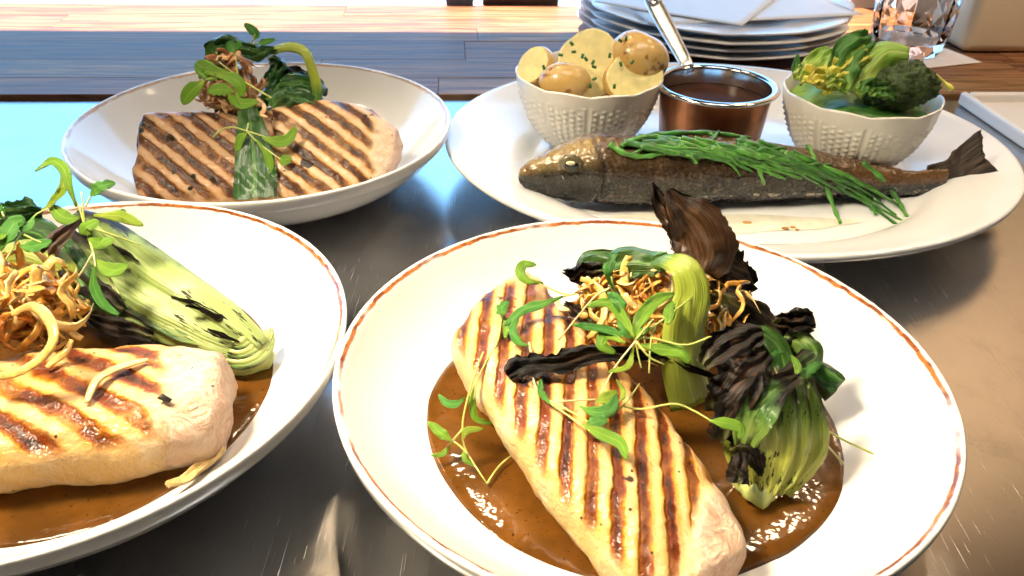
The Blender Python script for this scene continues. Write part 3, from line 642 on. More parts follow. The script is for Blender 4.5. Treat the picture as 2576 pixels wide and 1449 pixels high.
# back plate
bb = empty('grilled_bok_choy', 'dark wilted bok choy leaves with a thin green arching stem, rear plate', 'bok choy', V((-.165, .565, .009)), 'grilled bok choy portions')
def QB(*pts): return [DY(*TL(x, y), d) for x, y, d in pts]
veg_part(bb, 'dark_leaf', ribbon([on_rear(x, y, .0022) for x, y in ((1245, 545), (1260, 620), (1272, 720), (1280, 820), (1285, 910), (1285, 1000))], const_w(.020, .026, .033, .038, .041, .040), BN, 36, 11, cup=-.06, th=.0008, ruffle=.002, crumple=.0010, cf=110, seed=41), M['darkleaf'], 'glossy dark green leaf draped over the fillet')
veg_part(bb, 'dark_leaf', ribbon(QB((1060, 300, .560), (1110, 250, .562), (1200, 245, .562), (1300, 262, .560), (1400, 245, .560)), const_w(.014, .020, .018, .016, .008), V((0, -.75, .66)), 28, 9, cup=-.15, th=.0007, ruffle=.005, crumple=.002, cf=130, seed=42), M['darkleaf'])
veg_part(bb, 'dark_leaf', ribbon(QB((1060, 330, .565), (1080, 270, .566), (1140, 215, .567), (1230, 240, .566)), const_w(.010, .020, .020, .010), V((.2, -.75, .66)), 24, 9, cup=.15, th=.0007, ruffle=.005, crumple=.002, cf=130, seed=43), M['darkleaf'])
veg_part(bb, 'arching_stem', ribbon(QB((1380, 248, .560), (1460, 235, .560), (1530, 265, .556), (1565, 340, .552), (1590, 440, .549), (1590, 530, .545)), const_w(.008, .010, .010, .011, .012, .008), V((-.3, -.8, .5)), 32, 7, cup=-.15, th=.0008, thc=.001, crumple=.0005, seed=44), M['archstem'], 'bright green ribbon-like stem')
for i, (pts, ws) in enumerate(((((1340, 520, .548), (1380, 450, .556), (1470, 420, .560), (1560, 430, .560), (1610, 490, .556)), (.02, .03, .034, .03, .016)),
        (((1400, 400, .562), (1440, 360, .566), (1490, 380, .566), (1560, 410, .564)), (.012, .02, .022, .016)),
        (((1370, 560, .542), (1430, 500, .546), (1510, 490, .546), (1600, 540, .542)), (.016, .026, .028, .02)),
        (((1150, 560, .545), (1200, 540, .550), (1270, 540, .552), (1340, 560, .548)), (.02, .03, .03, .02)),
        (((1360, 440, .558), (1370, 380, .562), (1390, 320, .566), (1350, 290, .568)), (.012, .018, .016, .008)))):
    veg_part(bb, 'dark_leaf', ribbon(QB(*pts), const_w(*ws), V((0, -.7, .7)), 28, 11, cup=-.2, th=.0007, ruffle=.004, crumple=.0028, cf=120, seed=45+i, ragged=.15), M['darkleaf'] if i != 1 else M['char'])
veg_part(bb, 'leaf_heart', ribbon([V((-.215, .568, .022)), V((-.18, .572, .034)), V((-.145, .572, .036)), V((-.11, .565, .026))], const_w(.030, .042, .044, .030), V((0, -.5, .85)), 24, 9, cup=-.3, th=.006, thc=.016, crumple=.002, seed=51), M['darkleaf'])

WS = 1.
# ------------------------------------------------------------------ nests of fried onion
def nest(label, base, cen, rad, count, mats, seed, lmin=.014, lmax=.036, wmin=.0009, wmax=.0021, face=V((0, -.6, .8))):
    root = empty('crispy_onion_nest', label, 'fried onions', base, 'nests of crispy onions')
    r = random.Random(seed)
    for i in range(count):
        d = V((r.gauss(0, 1), r.gauss(0, 1), r.gauss(0, 1))).normalized()
        rr = r.random()**.45
        c = V(cen)+V((d.x*rad[0]*rr, d.y*rad[1]*rr, d.z*rad[2]*rr))
        ax = (V((r.gauss(0, .4), r.gauss(0, .4), r.gauss(0, .4)))+V((d.x, d.y, abs(d.z)))).normalized()
        e1 = ax.orthogonal().normalized(); e2 = ax.cross(e1); ph = r.uniform(0, 6.28); e1, e2 = e1*math.cos(ph)+e2*math.sin(ph), e2*math.cos(ph)-e1*math.sin(ph)
        L = r.uniform(lmin, lmax); R = r.uniform(.005, .015); th = min(L/R, 4.6); pts = []
        for q in range(7):
            a = (q/6-.5)*th
            pts.append(c+e1*((math.cos(a)-math.cos(th/2)*.5-.5)*R+r.gauss(0, .0007))+e2*math.sin(a)*R*1.1+ax*(r.gauss(0, .0013)))
        pts = [V((p.x, p.y, max(p.z, base.z+.001))) for p in pts]
        w0 = r.uniform(wmin, wmax)
        o = mk('onion_strand', tube(pts, lambda t: w0*(.55+.6*math.sin(math.pi*min(1, max(0, t*.9+.05)))), 13, 6, flat=r.uniform(.14, .34), twist=r.uniform(-1.6, 1.6), nh=ax), mats[r.randrange(len(mats))], root)
    return root
nest('nest of crispy fried onions behind the pale arching stem, front right plate', V((.062, .305, .040)), V((.066, .312, .055)), (.040, .019, .018), 280, ONION, 5)
nest('large golden nest of crispy onions at the left edge of the picture', V((-.215, .300, .043)), V((-.219, .299, .058)), (.032, .022, .018), 200, ONION, 6, lmax=.042, wmin=.0009, wmax=.0023)
nest('brown nest of crispy onions on the rear plate', V((-.195, .545, .052)), V((-.194, .548, .071)), (.020, .015, .022), 150, ONIONB, 7, lmin=.010, lmax=.026, wmin=.0013, wmax=.0026)
def strand(label, pts, w0, mat, flat=.45, name='onion_strand'):
    o = mk(name, tube(pts, lambda t: w0*(.6+.5*math.sin(math.pi*t)), 22, 8, flat=flat, nh=(0, -.5, .8)), mat)
    return tag(o, label, 'fried onion', 'loose onion strands')
strand('single pale curled onion strand lying on the left fillet', DD((218, 1012, .0475), (228, 985, .0485), (245, 955, .050), (285, 930, .0505), (330, 915, .050), (372, 905, .049)), .0019, ONION[3])
strand('thick golden onion loop hanging from the left nest', DD((30, 790, .070), (80, 770, .073), (120, 800, .074), (135, 850, .071), (110, 895, .066), (50, 935, .060), (-20, 950, .056)), .0024, ONION[1])
strand('short golden onion end lying beside the left nest', DD((118, 925, .0485), (140, 905, .050), (165, 885, .052), (180, 855, .055)), .0018, ONION[1])
strand('onion curl hanging over the rear fillet', [DY(*TL(x, y), d) for x, y, d in ((1290, 500, .528), (1320, 520, .524), (1330, 550, .521), (1315, 575, .519), (1345, 590, .516))], .0014, ONIONB[1])

tag(mk('burnt_flake', ribbon(DD((402, 996, .0472), (415, 1003, .0476), (428, 1010, .0472)), lambda t: .0026, V((0, -.3, 1)), 8, 5, th=.0005, seed=3, ragged=.3), M['char']), 'small black burnt flake on the pale end of the left fillet', 'flake')
tag(mk('onion_shred', ribbon(DD((560, 1128, .0175), (520, 1165, .0190), (470, 1200, .0215), (420, 1224, .0240)), const_w(.003, .006, .006, .002), V((-.2, -.3, .9)), 22, 7, cup=.15, th=.0010, crumple=.0012, cf=200, seed=9), ONION[3]), 'yellow onion shred stuck on the near rim of the left plate', 'fried onion')
for i, (x, y) in enumerate(((840, 680), (960, 880), (1060, 890), (950, 940))):
    p = on_rear(x, y, .0012); q = on_rear(x+(34, 22, 20, 10)[i], y+(18, 14, 22, 16)[i], .0014)
    tag(mk('burnt_flake', ribbon([p, (p+q)/2, q], lambda t: .0034*math.sin(math.pi*(.1+.8*t)), BN, 8, 5, th=.0007, crumple=.0005, seed=80+i, ragged=.3), M['char']), ('long black burnt flake at the upper left of the rear fillet', 'black burnt flake low on the left half of the rear fillet', 'black burnt flake just left of the draped rear leaf', 'lowest black burnt flake on the rear fillet')[i], 'flake')

# ------------------------------------------------------------------ cress sprigs
def sprig(label, sp, zz, stems, leaves, mstem='stem', r=.00042, cat='cress sprig'):
    """sp: pixel space; zz: height; stems: [[(x,y[,dz])..]]; leaves: [(pts, width px, kind)]"""
    def pt(p): return D(*sp(p[0], p[1]), zz+(p[2] if len(p) > 2 else 0)*.001)
    sc = {C5: .4409, C6: .3968}.get(sp, .5)
    allp = [pt(p) for st in stems for p in st]+[pt(p) for l in leaves for p in l[0]]
    b = V((sum(p.x for p in allp)/len(allp), sum(p.y for p in allp)/len(allp), min(p.z for p in allp)))
    root = empty('cress_sprig', label, cat, b, 'cress sprigs')
    for st in stems:
        mk('stem', tube([pt(p) for p in st], lambda t: r*(1.15-.35*t), 14, 6), M[mstem if rng.random() < .75 else 'stempale'], root)
    for i, lf in enumerate(leaves):
        pts = [pt(p) for p in lf[0]]; W = lf[1]*sc*mpp(pts[0])*rng.uniform(.78, 1.); kind = lf[2] if len(lf) > 2 else 'c'
        h = (V((rng.uniform(-.3, .3), -.62+rng.uniform(-.2, .2), .75)))
        if kind == 's':
            f = wfun(W, b=.25, c=.35); w_ = lambda t, f=f: f(t)*(.72+.28*abs(math.sin(t*math.pi*4.5)))
            g = ribbon(pts, w_, h, 26, 7, cup=.05, th=.0003, ruffle=.0015, seed=i)
        else:
            g = ribbon(pts, wfun(W), h, 18, 7, cup=rng.uniform(-.05, .22), th=.0003, thc=.0001, ruffle=.0012, rf=60, crumple=.0003, cf=160, seed=i)
        mk('leaf', g, M['cress2' if kind == 'd' or (kind == 's' and rng.random() < .6) else rng.choice(('cress', 'cress', 'cress3', 'cress2'))], root)
    return root
sprig('cress sprig with curled top leaf over the far end of the front fillet', C5, .058,
      [[(1160, 200, 6), (930, 235, 3), (760, 285, 2)], [(930, 235, 3), (860, 215, 4), (760, 170, 6)], [(620, 380, 0), (580, 440, -2)]],
      [([(780, 165, 5), (690, 150, 7), (650, 105, 9), (670, 60, 11), (740, 62, 11)], 66), ([(890, 245, 3), (760, 290, 4), (660, 325, 3), (560, 410, 0)], 66),
       ([(700, 525, -3), (640, 500, -2), (605, 430, 0), (640, 350, 2)], 62), ([(560, 350, 0), (570, 420, -2), (565, 485, -3)], 46), ([(560, 350, 2), (545, 310, 4), (580, 270, 5)], 80, 's')])
sprig('cress sprig trailing from the fillet down on to the brown sauce, front right plate', C5, .030,
      [[(440, 560, 24), (400, 660, 20), (340, 860, 8), (320, 1000, 0), (340, 1120, -8), (460, 1310, -14)], [(545, 350, 28), (520, 500, 24), (440, 640, 20), (400, 740, 15), (385, 830, 10)],
       [(350, 1140, -8), (300, 1090, -6), (240, 1050, -4)], [(460, 1310, -14), (530, 1210, -14), (625, 1130, -13)], [(320, 1000, 0), (270, 1060, -6), (240, 1095, -8)]],
      [([(340, 820, 10), (290, 855, 8), (230, 850, 7), (185, 800, 8)], 56), ([(395, 740, 14), (378, 840, 8), (400, 940, 2), (495, 970, -2)], 52), ([(255, 1065, -4), (200, 1020, -2), (125, 955, 0)], 62),
       ([(320, 1060, -3), (350, 1005, 0), (440, 995, 0)], 50), ([(250, 1085, -8), (210, 1140, -11), (140, 1150, -11)], 36), ([(335, 1100, -8), (330, 1165, -10), (385, 1205, -12)], 40)])
sprig('big cress cluster in the middle of the front fillet', C5, .072,
      [[(1310, 490), (1360, 450, 2), (1430, 400, 4), (1640, 240, 8)], [(1310, 495), (1240, 580, -4), (1170, 680, -10), (1080, 860, -18)], [(1310, 500), (1320, 560, -4), (1340, 650, -9)],
       [(1310, 490), (1400, 480, 0), (1590, 520, 0), (1740, 470, 3)], [(1310, 500), (1390, 590, -4), (1470, 630, -7)], [(1425, 400, 4), (1395, 500, -1), (1385, 680, -10)], [(1310, 490), (1360, 430, 4), (1410, 370, 6)]],
      [([(1300, 485), (1240, 370, 4), (1150, 280, 7), (1025, 300, 6)], 82), ([(1300, 470), (1330, 380, 5), (1420, 270, 9), (1530, 225, 10)], 100), ([(1230, 360, 4), (1210, 280, 8), (1150, 215, 10)], 84, 'd'),
       ([(1290, 480), (1130, 430, 2), (945, 405, 3)], 50), ([(1250, 510), (1140, 460, 0), (1115, 520, -2), (1200, 565, -5)], 78), ([(1295, 530, -3), (1260, 640, -6), (1150, 675, -8)], 46),
       ([(1330, 520, -2), (1450, 540, -3), (1560, 560, -3), (1615, 625, -6)], 92), ([(1490, 400, 4), (1500, 340, 6), (1520, 270, 8)], 80), ([(1270, 480), (1240, 440, 2), (1205, 380, 4)], 44, 'd'), ([(1310, 480), (1340, 450, 2), (1400, 420, 4)], 50)])
sprig('upright cress leaf in front of the green drooping leaf, front right plate', C5, .086,
      [[(1195, 215, -6), (1180, 170, 0), (1170, 130, 3)], [(1160, 195, 0), (1080, 240, -6), (1000, 330, -14), (870, 490, -28)]],
      [([(1190, 215, -6), (1160, 120, 2), (1170, 50, 6), (1215, -10, 9)], 64), ([(1185, 180, -3), (1150, 120, 1), (1130, 50, 4)], 38, 'd')])
sprig('cress sprig lying flat on the near half of the front fillet', C5, .0515,
      [[(700, 505, 4), (720, 620, 1), (735, 750, 0), (820, 850, 1)], [(820, 850, 1), (900, 840, 2), (1080, 830, 2)], [(820, 850, 1), (950, 940, 0), (1050, 1010, 0)], [(820, 840, 1), (940, 900, 1), (1040, 960, 0)]],
      [([(1000, 975, 0), (1100, 1020, 1), (1220, 1080, 1), (1255, 1175, 0)], 84), ([(830, 860, 1), (770, 790, 2), (765, 715, 3)], 44), ([(990, 870, 2), (1090, 905, 2), (1170, 880, 3), (1200, 800, 5)], 90), ([(1080, 850, 3), (1140, 820, 5), (1210, 790, 5)], 76),
       ([(1210, 850, 3), (1240, 790, 5), (1200, 715, 6)], 40), ([(1030, 980, 1), (1090, 955, 2), (1150, 950, 3)], 84, 's')])
sprig('single cress shoot with one leaf at the right side of the front fillet', C5, .050,
      [[(1160, 920, 0), (1250, 850, 1), (1330, 740, 2)], [(1240, 868, 0), (1350, 885, 0), (1530, 855, 2), (1650, 900, 1), (1750, 960, 0)]],
      [([(1730, 950, 0), (1800, 960, 1), (1900, 990, 0), (1905, 1060, -3)], 84)])
sprig('cress sprig hanging over the right side of the pale bok choy ribs', BR, .048,
      [[(1670, 885, -30), (1560, 760, -18), (1460, 600, 0), (1350, 460, 6), (1315, 390, 8)], [(1820, 835, -26), (1640, 750, -20), (1560, 690, -12), (1530, 640, -6)], [(1450, 590, 0), (1435, 460, 6), (1410, 345, 12)], [(1450, 470, 4), (1450, 530, 2), (1460, 600, 0)]],
      [([(1310, 420, 7), (1305, 370, 10), (1330, 330, 12), (1365, 328, 12)], 40), ([(1545, 670, -8), (1530, 590, -4), (1460, 540, 0)], 72, 'd'), ([(1510, 695, -9), (1455, 705, -10), (1440, 795, -16)], 72, 'd'), ([(1420, 440, 8), (1440, 400, 10), (1405, 335, 13)], 40), ([(1440, 470, 5), (1500, 410, 8), (1560, 375, 9)], 70, 's')])
# left plate
sprig('tall cress sprig with an arching top leaf on the left bok choy', TL, .072,
      [[(470, 1270, 0), (440, 1180, 4), (425, 1130, 8), (410, 965, 20)], [(425, 1130, 8), (400, 1050, 14), (375, 1000, 18)], [(470, 1270, 0), (410, 1370, -8), (340, 1449, -14), (290, 1490, -17), (240, 1460, -16)], [(430, 1040, 14), (470, 960, 18)],
       [(440, 1140, 6), (560, 1180, 2), (705, 1232, -4)], [(470, 1270, 0), (480, 1340, -4)], [(520, 1350, -6), (570, 1430, -12), (600, 1480, -16)]],
      [([(385, 1040, 15), (345, 930, 24), (320, 850, 29), (260, 810, 31), (178, 862, 28)], 56), ([(210, 1060, 12), (270, 1010, 17), (318, 950, 22), (312, 885, 26)], 54), ([(455, 985, 18), (500, 940, 22), (580, 920, 22)], 84, 's'),
       ([(400, 1100, 10), (320, 1095, 11), (250, 1030, 14)], 92), ([(470, 1085, 10), (580, 1085, 10), (640, 1100, 8), (722, 1135, 5)], 76), ([(600, 1090, 9), (625, 1055, 11)], 40), ([(440, 1190, 4), (500, 1220, 2), (575, 1205, 2)], 74),
       ([(480, 1310, -3), (560, 1360, -6), (645, 1340, -5)], 92), ([(480, 1330, -4), (475, 1440, -12), (520, 1530, -18), (600, 1585, -22)], 58), ([(245, 1465, -16), (212, 1400, -11), (230, 1335, -7)], 56), ([(460, 1180, 5), (430, 1150, 8), (500, 1110, 10)], 70)])
sprig('cress sprig cut off by the left picture edge above the onions', TL, .078,
      [[(-40, 1420, -8), (40, 1290, 0), (110, 1170, 6), (180, 1080, 10), (255, 1045, 12)], [(120, 1180, 6), (170, 1205, 4), (215, 1222, 3)], [(0, 1345, -4), (-40, 1360, -5)], [(20, 1090, 12), (-10, 1020, 16)]],
      [([(0, 1260, 0), (30, 1190, 6), (70, 1130, 9), (125, 1100, 11)], 116), ([(100, 1240, 2), (180, 1240, 2), (262, 1215, 4)], 92, 'd'), ([(30, 1270, 0), (0, 1330, -4), (5, 1385, -7)], 60), ([(20, 1105, 10), (5, 1060, 14), (-30, 1000, 18)], 50), ([(170, 1090, 10), (130, 1140, 8), (90, 1120, 10)], 70, 'd'), ([(-60, 1200, 4), (-20, 1170, 6), (20, 1200, 6)], 90)])
# rear plate
def sprigY(label, y, stems, leaves): 
    """sprig standing in the upright plane at distance y"""
    def sp(x, v): return TL(x, v)
    def pt(p): return DY(*TL(p[0], p[1]), y+(p[2] if len(p) > 2 else 0)*.001)
    allp = [pt(p) for st in stems for p in st]
    b = V((sum(p.x for p in allp)/len(allp), sum(p.y for p in allp)/len(allp), min(p.z for p in allp)))
    root = empty('cress_sprig', label, 'cress sprig', b, 'cress sprigs')
    for st in stems: mk('stem', tube([pt(p) for p in st], lambda t: .00055*(1.15-.35*t), 14, 6), M['stem'], root)
    for i, lf in enumerate(leaves):
        pts = [pt(p) for p in lf[0]]; W = lf[1]*.5*mpp(pts[0]); kind = lf[2] if len(lf) > 2 else 'c'
        f = wfun(W); w_ = (lambda t, f=f: f(t)*(.72+.28*abs(math.sin(t*math.pi*4.5)))) if kind == 's' else f
        mk('leaf', ribbon(pts, w_, V((rng.uniform(-.3, .3), -.85, .5)), 20, 7, cup=.1, th=.0005, seed=i), M['cress2' if kind == 'd' else 'cress'], root)
    return root
sprigY('cress sprig with two bright leaves on top of the rear onion nest', .530,
      [[(1365, 492, -4), (1260, 430, -2), (1200, 385, 0), (1188, 300, 4), (1182, 250, 6)], [(1200, 385, 0), (1150, 350, 1), (1100, 310, 2)], [(1200, 385, 0), (1130, 375, 0), (1050, 395, -2), (1000, 430, -4)], [(1180, 430, -3), (1190, 480, -6)]],
      [([(1185, 265, 5), (1165, 235, 7), (1145, 210, 8)], 54, 'd'), ([(1180, 255, 5), (1200, 225, 6), (1200, 205, 7)], 30, 'd'), ([(1150, 365, 0), (1070, 365, 0), (1020, 340, 2), (985, 315, 3)], 96), ([(1080, 380, -2), (1040, 360, 0), (1000, 395, 0)], 50, 's'), ([(1030, 410, -3), (960, 460, -6), (920, 525, -8)], 76),
       ([(1180, 460, -6), (1110, 450, -6), (1045, 460, -6)], 70, 's'), ([(1080, 380, -2), (1160, 390, -4), (1210, 430, -6), (1215, 490, -8)], 64), ([(1190, 470, -6), (1210, 520, -10), (1300, 512, -10)], 56), ([(1150, 470, -8), (1170, 500, -9), (1200, 540, -11)], 40)])
sprigY('cress sprig with two small leaves standing above the rear dark leaf', .562,
      [[(1265, 218, 0), (1275, 195, 0), (1282, 170, 0)], [(1270, 222, 0), (1300, 215, 0)], [(1350, 300, -2), (1360, 285, -2), (1410, 262, -2)]],
      [([(1280, 200, 0), (1282, 165, 0), (1230, 118, 2)], 50, 'd'), ([(1295, 217, 0), (1330, 212, 0), (1385, 198, 0)], 34, 'd')])
sprigY('cress sprig draped across the dark leaf on the rear fillet', .505,
      [[(1070, 690, 8), (1110, 655, 10), (1170, 640, 10), (1240, 658, 7), (1340, 690, 4)], [(1240, 658, 7), (1280, 700, 4), (1340, 750, 0), (1410, 800, -4)], [(1240, 658, 7), (1300, 720, 3)], [(1240, 660, 7), (1250, 620, 11)]],
      [([(1320, 690, 4), (1390, 712, 2), (1450, 700, 3), (1490, 638, 8)], 60), ([(1290, 705, 3), (1345, 780, -2), (1355, 850, -7), (1290, 895, -10)], 44), ([(1240, 670, 6), (1210, 700, 4), (1190, 770, 0)], 46), ([(1400, 800, -4), (1430, 805, -4), (1465, 795, -3)], 60, 's')])
sc1 = mk('cress_leaf', ribbon([DY(*TL(1850, 605), .553), DY(*TL(1838, 580), .557), DY(*TL(1850, 550), .561)], wfun(.010), V((0, -.8, .6)), 16, 7, cup=.1, th=.0005), M['cress'])
tag(sc1, 'single loose cress leaf on the inner right wall of the rear plate', 'cress leaf')

# ------------------------------------------------------------------ oval platter
PC = V((.1535, .5764, 0)); PA, PBx, PROT = .2052, .1745, .0562
pin = [(0, .0070), (.50, .0068), (.66, .0070), (.70, .0085), (.735, .0135), (.765, .0170), (.82, .0212), (.90, .0262), (.965, .0306), (.985, .0318)]
plip = [(.994, .0322), (1.0, .0312), (1.0, .0290), (.992, .0268)]
pout = [(.97, .0252), (.88, .0205), (.78, .0150), (.735, .0100), (.70, .0050), (.68, .0022), (.67, .0004), (.65, .0), (.635, .0016), (.4, .0024), (0, .0024)]
PPROF = smooth_prof(pin, 40)+smooth_prof(plip, 8)+smooth_prof(pout, 36)
tag(weld(mk('oval_platter', lathe(PPROF, PC, 144, None, PA, PBx, PROT), M['platter'], origin=PC)), 'large oval white platter carrying the whole fish and side dishes', 'platter')
tag(mk('juice_puddle', lathe([(0, .0006), (.8, .0005), (1, 0)], V((.135, .487, .0072)), 48, lambda r, z, a, i: (r*(1+.12*math.sin(3*a+1)+.06*math.sin(7*a)), z), .085, .014, .05), M['oil']), 'thin yellow cooking juice on the platter in front of the fish', 'juice')
for i, (u, v, s) in enumerate(((1880, 560, .0022), (1975, 575, .0016), (1995, 572, .0012), (2005, 578, .0010), (1440, 513, .0012))):
    o = mk('toasted_crumb', lathe([(0, 0), (1, .0001), (.8, .5), (0, .6)], D(u, v, .0077), 9, lambda r, z, a, k: (r*(1+.35*noise.noise(V((math.cos(a)*2, math.sin(a)*2, i)))), z*.0012), s*1.5, s), M['crumb'])
    tag(o, 'tiny golden crumb in the juice in front of the whole fish', 'crumb', 'crumbs on the platter')

# ------------------------------------------------------------------ whole fish
fr = empty('whole_grilled_fish', 'whole grilled fish with dark skin lying across the oval platter', 'fish', V((.16, .518, .0075)))
#   u, v top, v bottom, half thickness factor
FS = [(1304, 424, 466, .75), (1312, 412, 477, .8), (1340, 392, 491, .8), (1385, 368, 505, .8), (1440, 345, 515, .85), (1500, 331, 521, .9), (1545, 335, 523, .92), (1620, 338, 526, .95), (1720, 336, 532, 1), (1820, 340, 538, 1),
      (1930, 352, 541, 1), (2040, 372, 538, .95), (2140, 396, 531, .85), (2230, 414, 516, .7), (2300, 420, 503, .55), (2345, 418, 494, .42), (2375, 414, 486, .30)]
def fish_y(u): s = (u-1306)/1070; return .505+.034*s
secs = []
for u, vt, vb, fw in FS:
    y = fish_y(u); a = DY(u, vt, y+.006); b = DY(u, vb, y-.011*fw)
    b.z = max(b.z, .0072)
    secs.append((u, y, (a.x+b.x)/2, a.z, b.z, fw))
nS, kS = 120, 40; tab = spline(secs, nS)
vs = []; fs = []; al = []; cr = []
for i, (u, y, x, zt, zb, fw) in enumerate(tab):
    h = max(.002, (zt-zb)/2); wd = h*.92*min(1, fw+.05); t = (u-1306)/1070
    if i == 0: h *= .5; wd *= .5
    for j in range(kS):
        a = 2*math.pi*j/kS; ca, sa = math.cos(a), math.sin(a)
        bel = 1-.10*max(0, sa)
        p = V((x, y+ca*wd*bel, (zt+zb)/2+h*sa+(h*.10*(1-abs(sa)) if sa > -.5 else 0)))
        if sa < -.75: p.z = max(p.z, zb+.0002)
        am = .0011*noise.noise(p*75)+.0008*noise.noise(p*210)+.0005*noise.noise(p*520)
        xl = t-(.165+.02*(1-sa*sa)*1.6)                           # gill cover edge
        am += -.0034*math.exp(-(xl/.006)**2)*(1-abs(sa)**4)+.0022*math.exp(-((xl+.016)/.014)**2)*(1-abs(sa)**4)
        if t < .07: am -= .0016*math.exp(-((sa+.45+t*1.5)/.12)**2)   # mouth
        if .33 < t < .6: am += .0012*math.sin((t-.33)/.27*math.pi)*noise.noise(V((t*30, sa*2, 1)))
        vs.append(p+V((0, ca, sa))*am); al.append(t); cr.append(sa)
for i in range(nS-1):
    for j in range(kS): fs.append((i*kS+j, (i+1)*kS+j, (i+1)*kS+(j+1) % kS, i*kS+(j+1) % kS))
fs.append(tuple(range(kS))); fs.append(tuple((nS-1)*kS+j for j in range(kS))[::-1])
fs = [f[::-1] for f in fs]
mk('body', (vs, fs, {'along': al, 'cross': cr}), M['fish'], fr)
# tail fin, a fan with two lobes standing in the body's mid plane
g = ribbon([DY(2335, 456, fish_y(2335)), DY(2390, 446, .541), DY(2430, 432, .5405), DY(2492, 398, .540)], const_w(.021, .025, .037, .048), V((-.12, -.9, .42)), 26, 21, cup=.05, th=.0012, crumple=.0008, cf=110, ragged=.05)
vs_, fs_, at_ = g
for i, v in enumerate(vs_):
    c = at_['cross'][i]; a_ = at_['along'][i]
    if a_ > .55: vs_[i] = v+V((.010*(abs(c)-.45)*((a_-.55)/.45), 0, .001*noise.noise(V((c*14, 3, 0)))))+V((.002*noise.noise(V((c*25, 1, 0)))*((a_-.55)/.45), 0, 0))
mk('tail_fin', (vs_, fs_, at_), M['fin'], fr)
ep = DY(1437, 412, fish_y(1437)-.0165)
def ball(c, r, sx=1, sy=1, sz=1, n=24):
    prof = [(r*math.sin(math.pi*i/12), -r*math.cos(math.pi*i/12)) for i in range(13)]
    v, f = lathe(prof, (0, 0, 0), n); v = [V((p.x*sx, p.y*sy, p.z*sz))+V(c) for p in v]; return v, f
eye = weld(mk('eye', ball(ep+V((0, .0012, -.0003)), .0072, 1.05, .40, .85), M['eyering'], fr))
weld(mk('iris', ball(ep+V((.0003, -.0006, -.0012)), .0047, 1, .5, .75), M['eyedark'], eye))
weld(mk('pupil', ball(ep+V((-.0006, -.0021, .0013)), .0025, 1.2, .55, .62), M['eyewhite'], eye))

# ------------------------------------------------------------------ samphire
def fish_top(u):
    r = np.array([t[0] for t in tab]); i = min(len(tab)-1, int(np.searchsorted(r, u))); return tab[i]
def samph(label, pts, r0=.00125, grp='samphire stalks on the fish', light=False, root=None):
    sd = rng.random()*50
    o = mk('samphire_stalk', tube(pts, lambda t: 1.55*r0*(1-.55*t*t)*(1+.2*math.sin(t*30+sd)), 40, 7), M['samphire2' if light else 'samphire'])
    if rng.random() < .6:                                   # a side shoot
        q = spline([tuple(p) for p in pts], 12); i0 = rng.randrange(3, 8); a = V(q[i0]); d = (V(q[i0+2])-V(q[i0])); L = rng.uniform(.008, .016)
        sd_ = d.normalized().cross(V((0, -.7, .7)))*rng.choice((-1, 1)); b = a+(d.normalized()*.85+sd_*.5)*L
        mk('side_shoot', tube([a, (a+b)/2+V((0, -.0008, .0012)), b], lambda t: r0*(1-.5*t)*(1+.15*math.sin(t*14)), 14, 6), M['samphire2'], o)
    return tag(o, label, 'samphire', grp)
def on_fish(x, y, out):
    """pixel of the top-right crop to a point on the fish's camera side (out = metres proud)"""
    u, v = TR(x, y); s = fish_top(u); yy, zt, zb = s[1], s[3], s[4]; h = (zt-zb)/2; wd = h*.92*min(1, s[5]+.05); cz = (zt+zb)/2
    for k in range(90):
        Y = yy-.06+.09*k/89; p = DY(u, v, Y)
        if p.z < .0088: return D(u, v, .0088)
        if ((Y-yy)/(wd+out))**2+((p.z-cz)/(h+out))**2 <= 1: return p
    # above the silhouette: stay over the spine
    return DY(u, v, yy+.004)
hero = [('samphire stalk curving low behind the fish head', [(490, 725), (560, 770), (650, 787), (740, 775), (815, 762)]), ('samphire stalk hooked over the bundle like a handle', [(912, 820), (950, 770), (1000, 715), (1040, 660)]),
        ('samphire stalk hanging straight down the middle of the fish', [(1160, 715), (1210, 780), (1245, 860), (1270, 930)]), ('samphire stalk ending short on the middle of the flank', [(1250, 740), (1330, 810), (1440, 872)]),
        ('long samphire stalk hanging off the belly on to the platter', [(1490, 735), (1530, 830), (1580, 940), (1625, 1060), (1652, 1120)]), ('samphire stalk second from the tail reaching the platter', [(1680, 870), (1740, 950), (1800, 1030), (1832, 1078)]),
        ('samphire stalk nearest the tail reaching the platter', [(1760, 820), (1850, 890), (1930, 990), (1970, 1060), (2002, 1110)]), ('short samphire stalk on the rear flank', [(1570, 860), (1640, 920), (1715, 980)]),
        ('samphire stalk along the back just behind the head', [(550, 735), (640, 695), (760, 690), (955, 718)]), ('samphire stalk lying along the top of the back', [(640, 690), (800, 672), (1000, 668), (1200, 692)])]
for i, (lb, pts) in enumerate(hero): samph(lb, [on_fish(x, y, .0022) for x, y in pts], .0013, light=i % 2 == 0)
for i in range(36):
    x0 = rng.uniform(560, 1450); f = (x0-560)/900
    L = rng.uniform(340, 620); y0 = 690+rng.uniform(-26, 45)+f*45+max(0, f-.6)*40; sl = .05+.40*f+rng.uniform(-.06, .16)
    pts = [(x0+L*q/4, y0+sl*L*q/4+(.10*f*L*(q/4)**2)+rng.uniform(-8, 8)) for q in range(5)]
    samph('green samphire stalk inside the tangled bundle on the fish back', [on_fish(min(x, 1990), y, .0022+.0035*rng.random()) for x, y in pts], rng.uniform(.0010, .0014), 'tangled samphire bundle', light=rng.random() < .4)

